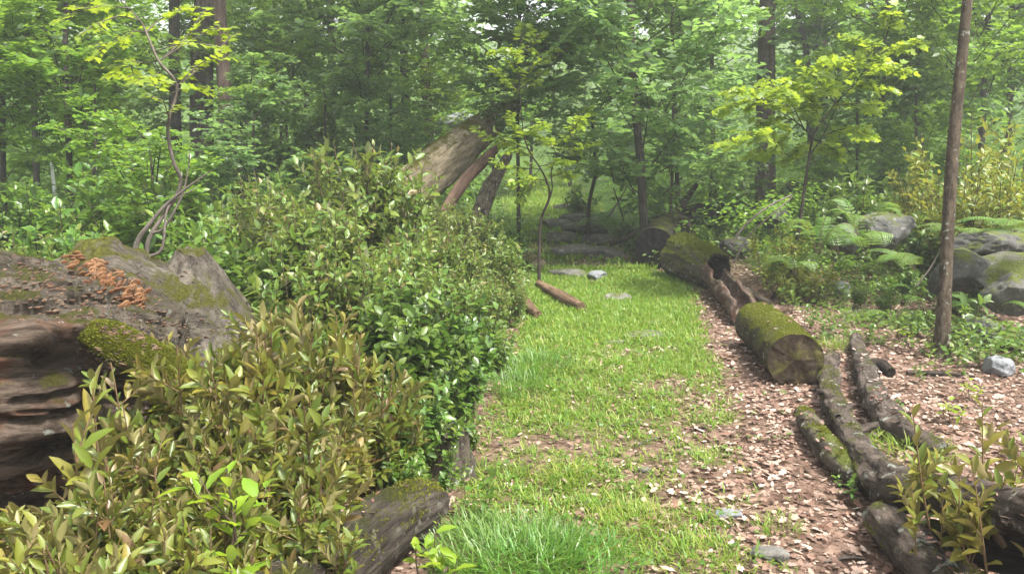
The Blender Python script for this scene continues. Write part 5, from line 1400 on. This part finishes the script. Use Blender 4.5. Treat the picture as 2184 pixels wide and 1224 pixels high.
def path_clear(x, y, m=0.0):
    """distance-like test: True where outside the open strip of the path"""
    px, py, d = proj(np.stack([x, y, hgt(x, y)], 1))
    lx = np.interp(py, [340, 375, 420, 500, 580, 700, 900, 1224], [1110, 1075, 1065, 1105, 1130, 1115, 1020, 900])
    rx = np.interp(py, [340, 375, 420, 480, 560, 600, 660, 840, 1224], [1160, 1215, 1240, 1310, 1340, 1470, 1500, 1650, 1900])
    return (px < lx - m) | (px > rx + m)

x, y, z, px = rand_region(17000, 41, (5.5, 17), (-200, 2400), (0.02, .26), .85)
k = path_clear(x, y, 5) & ~((px > 1440) & (y < 8.2) & (fbm(np.stack([x, y, 0 * x], 1) * 1.3, 77, 2) < .05)) & ~((px < 1100) & (y < 5.8))
gpx, gpy, _ = proj(np.stack([x, y, hgt(x, y)], 1))
k &= ~((np.abs(gpx - np.interp(gpy, [500, 560, 620, 700, 790, 900], [1410, 1480, 1560, 1620, 1700, 1780])) < 95) & (gpy > 500))
x, y, z = x[k], y[k], z[k]
leaf_cloud('ground_cover', 'low mixed leafy ground cover between shrubs and boulders', 'ground cover', np.stack([x, y, hgt(x, y) + z], 1), rng.uniform(.06, .16, len(x)), .5, 7, .065, LM_FRESH, 42, T=T_simple(.55, .08, -.08))
x, y, z, px = rand_region(3300, 43, (9.5, 34), (-400, 2584), (0.1, 1.25), .8)
k = (path_clear(x, y, 25) | (y > 27)) & ~((px > 1000) & (px < 1330) & (z > .5) & (y < 26)); x, y, z = x[k], y[k], z[k]
z = z * np.interp(y, [9, 14, 20], [.55, .9, 1.2])
leaf_cloud('undergrowth', 'dense leafy undergrowth on the forest floor behind the shrubs', 'undergrowth', np.stack([x, y, hgt(x, y) + z], 1), rng.uniform(.2, .5, len(x)), .55, 46, .085, LM_CROWN2, 44)
x, y, z, px = rand_region(5200, 45, (15, 50), (-500, 2684), (.4, 13.0), 1.0)
q = np.stack([x, y, z], 1)
py = proj(np.stack([x, y, hgt(x, y) + z], 1))[1]
k = path_clear(x, y, 20) & (fbm(q * [.35, .35, .5], 47, 2) > -.22) & (z < 2.4 + .2 * y) & ~((px < 760) & (py < 70) & (fbm(q * .5, 48, 2) > -.1)) & ~((px > 1040) & (px < 1240) & (z < 2.0) & (y < 24))
x, y, z = x[k], y[k], z[k]
leaf_cloud('far_forest', 'far wood of layered green crowns filling the background', 'woodland', np.stack([x, y, hgt(x, y) + z], 1), rng.uniform(.5, 1.4, len(x)), .45, 85, .17, LM_FAR, 46)

r = np.random.default_rng(91); pos = []
for nm, V in LOGTOPS:
    k = {'crooked_log': 90, 'knotty_log': 70, 'lichen_log': 26, 'weathered_log': 22, 'mossy_log': 14, 'mossy_branch': 22, 'rotten_log': 12}.get(nm, 0)
    if not k: continue
    z = V[:, 2] - hgt(V[:, 0], V[:, 1])
    top = V[z > np.quantile(z, .80)]
    pos.append(top[r.integers(0, len(top), k)])
pos = np.concatenate(pos); n = len(pos); a = r.uniform(0, 6.28, n)
mb = MB(); V, F = scatter(T_dead(), pos + np.array([0, 0, .006]), np.stack([np.cos(a), np.sin(a), r.normal(size=n) * .25], 1), np.array([0, 0, 1.0]) + r.normal(size=(n, 3)) * .35, r.uniform(.02, .055, n), r.uniform(.7, 1.2, n)); mb.add(V, F, smooth=False)
tag(mb.build('caught_leaves', LM_DEAD), 'dry dead leaves caught on top of the fallen logs', 'dead leaves', kind='stuff')

# ------------------------------------------------------------------ light, sky, air, camera
SUN_EL, SUN_AZ = R(63), R(115)
w = bpy.data.worlds.new('World'); scene.world = w; w.use_nodes = True
nt = w.node_tree; nt.nodes.clear()
sky = nt.nodes.new('ShaderNodeTexSky'); sky.sky_type = 'NISHITA'; sky.sun_disc = False
sky.sun_elevation = SUN_EL; sky.sun_rotation = SUN_AZ; sky.air_density = 1.0; sky.dust_density = 4.0
bw = nt.nodes.new('ShaderNodeRGBToBW'); nt.links.new(sky.outputs[0], bw.inputs[0])
cc = nt.nodes.new('ShaderNodeMix'); cc.data_type = 'RGBA'; cc.inputs[0].default_value = .82
nt.links.new(sky.outputs[0], cc.inputs[6]); nt.links.new(bw.outputs[0], cc.inputs[7])
bg = nt.nodes.new('ShaderNodeBackground'); bg.inputs['Strength'].default_value = .15
nt.links.new(cc.outputs[2], bg.inputs[0])
ow = nt.nodes.new('ShaderNodeOutputWorld'); nt.links.new(bg.outputs[0], ow.inputs[0])
sl = bpy.data.lights.new('sun', 'SUN'); sl.energy = 2.6; sl.angle = R(7); sl.color = (1, .96, .89)
so = bpy.data.objects.new('sun', sl); COL.objects.link(so)
sd = Vector((math.sin(SUN_AZ) * math.cos(SUN_EL), math.cos(SUN_AZ) * math.cos(SUN_EL), math.sin(SUN_EL)))
so.rotation_euler = sd.to_track_quat('Z', 'Y').to_euler(); so.location = (0, 0, 20)

HAZE = True
if HAZE:
    m, nt = new_mat('haze_air')
    pv = N(nt, 'ShaderNodeVolumePrincipled'); pv.inputs['Color'].default_value = (.93, .97, .95, 1); pv.inputs['Density'].default_value = .0036
    pv.inputs['Anisotropy'].default_value = .2
    o = N(nt, 'ShaderNodeOutputMaterial'); nt.links.new(pv.outputs[0], o.inputs['Volume'])
    gz = gv[:, 2]
    x0, x1, y0, y1, z0, z1 = -155, 155, -35, 155, float(gz.min()) - 1, max(26.0, float(gz.max()) + 1.5)
    V = np.array([[x, y, z] for z in (z0, z1) for y in (y0, y1) for x in (x0, x1)])
    F = np.array([[0, 2, 3, 1], [4, 5, 7, 6], [0, 1, 5, 4], [2, 6, 7, 3], [0, 4, 6, 2], [1, 3, 7, 5]])
    mb = MB(); mb.add(V, F, smooth=False); hz = mb.build('haze', m); tag(hz, 'thin pale humid air among the far trees', 'haze', kind='stuff')

cam = bpy.data.cameras.new('camera'); co = bpy.data.objects.new('camera', cam); COL.objects.link(co)
cam.sensor_width = 36; cam.lens = 36 * FPX / 2184; cam.clip_start = .05; cam.clip_end = 600
co.location = tuple(CAM); co.rotation_euler = (math.pi / 2 - PITCH, 0, 0)
scene.camera = co
vs = scene.view_settings; vs.view_transform = 'Standard'; vs.look = 'None'; vs.exposure = 1.88; vs.gamma = 1
cy = scene.cycles
cy.use_denoising = True
cy.max_bounces = 10; cy.diffuse_bounces = 6; cy.glossy_bounces = 2; cy.transmission_bounces = 6; cy.volume_bounces = 0; cy.transparent_max_bounces = 4
cy.use_adaptive_sampling = True; cy.adaptive_threshold = 0.02
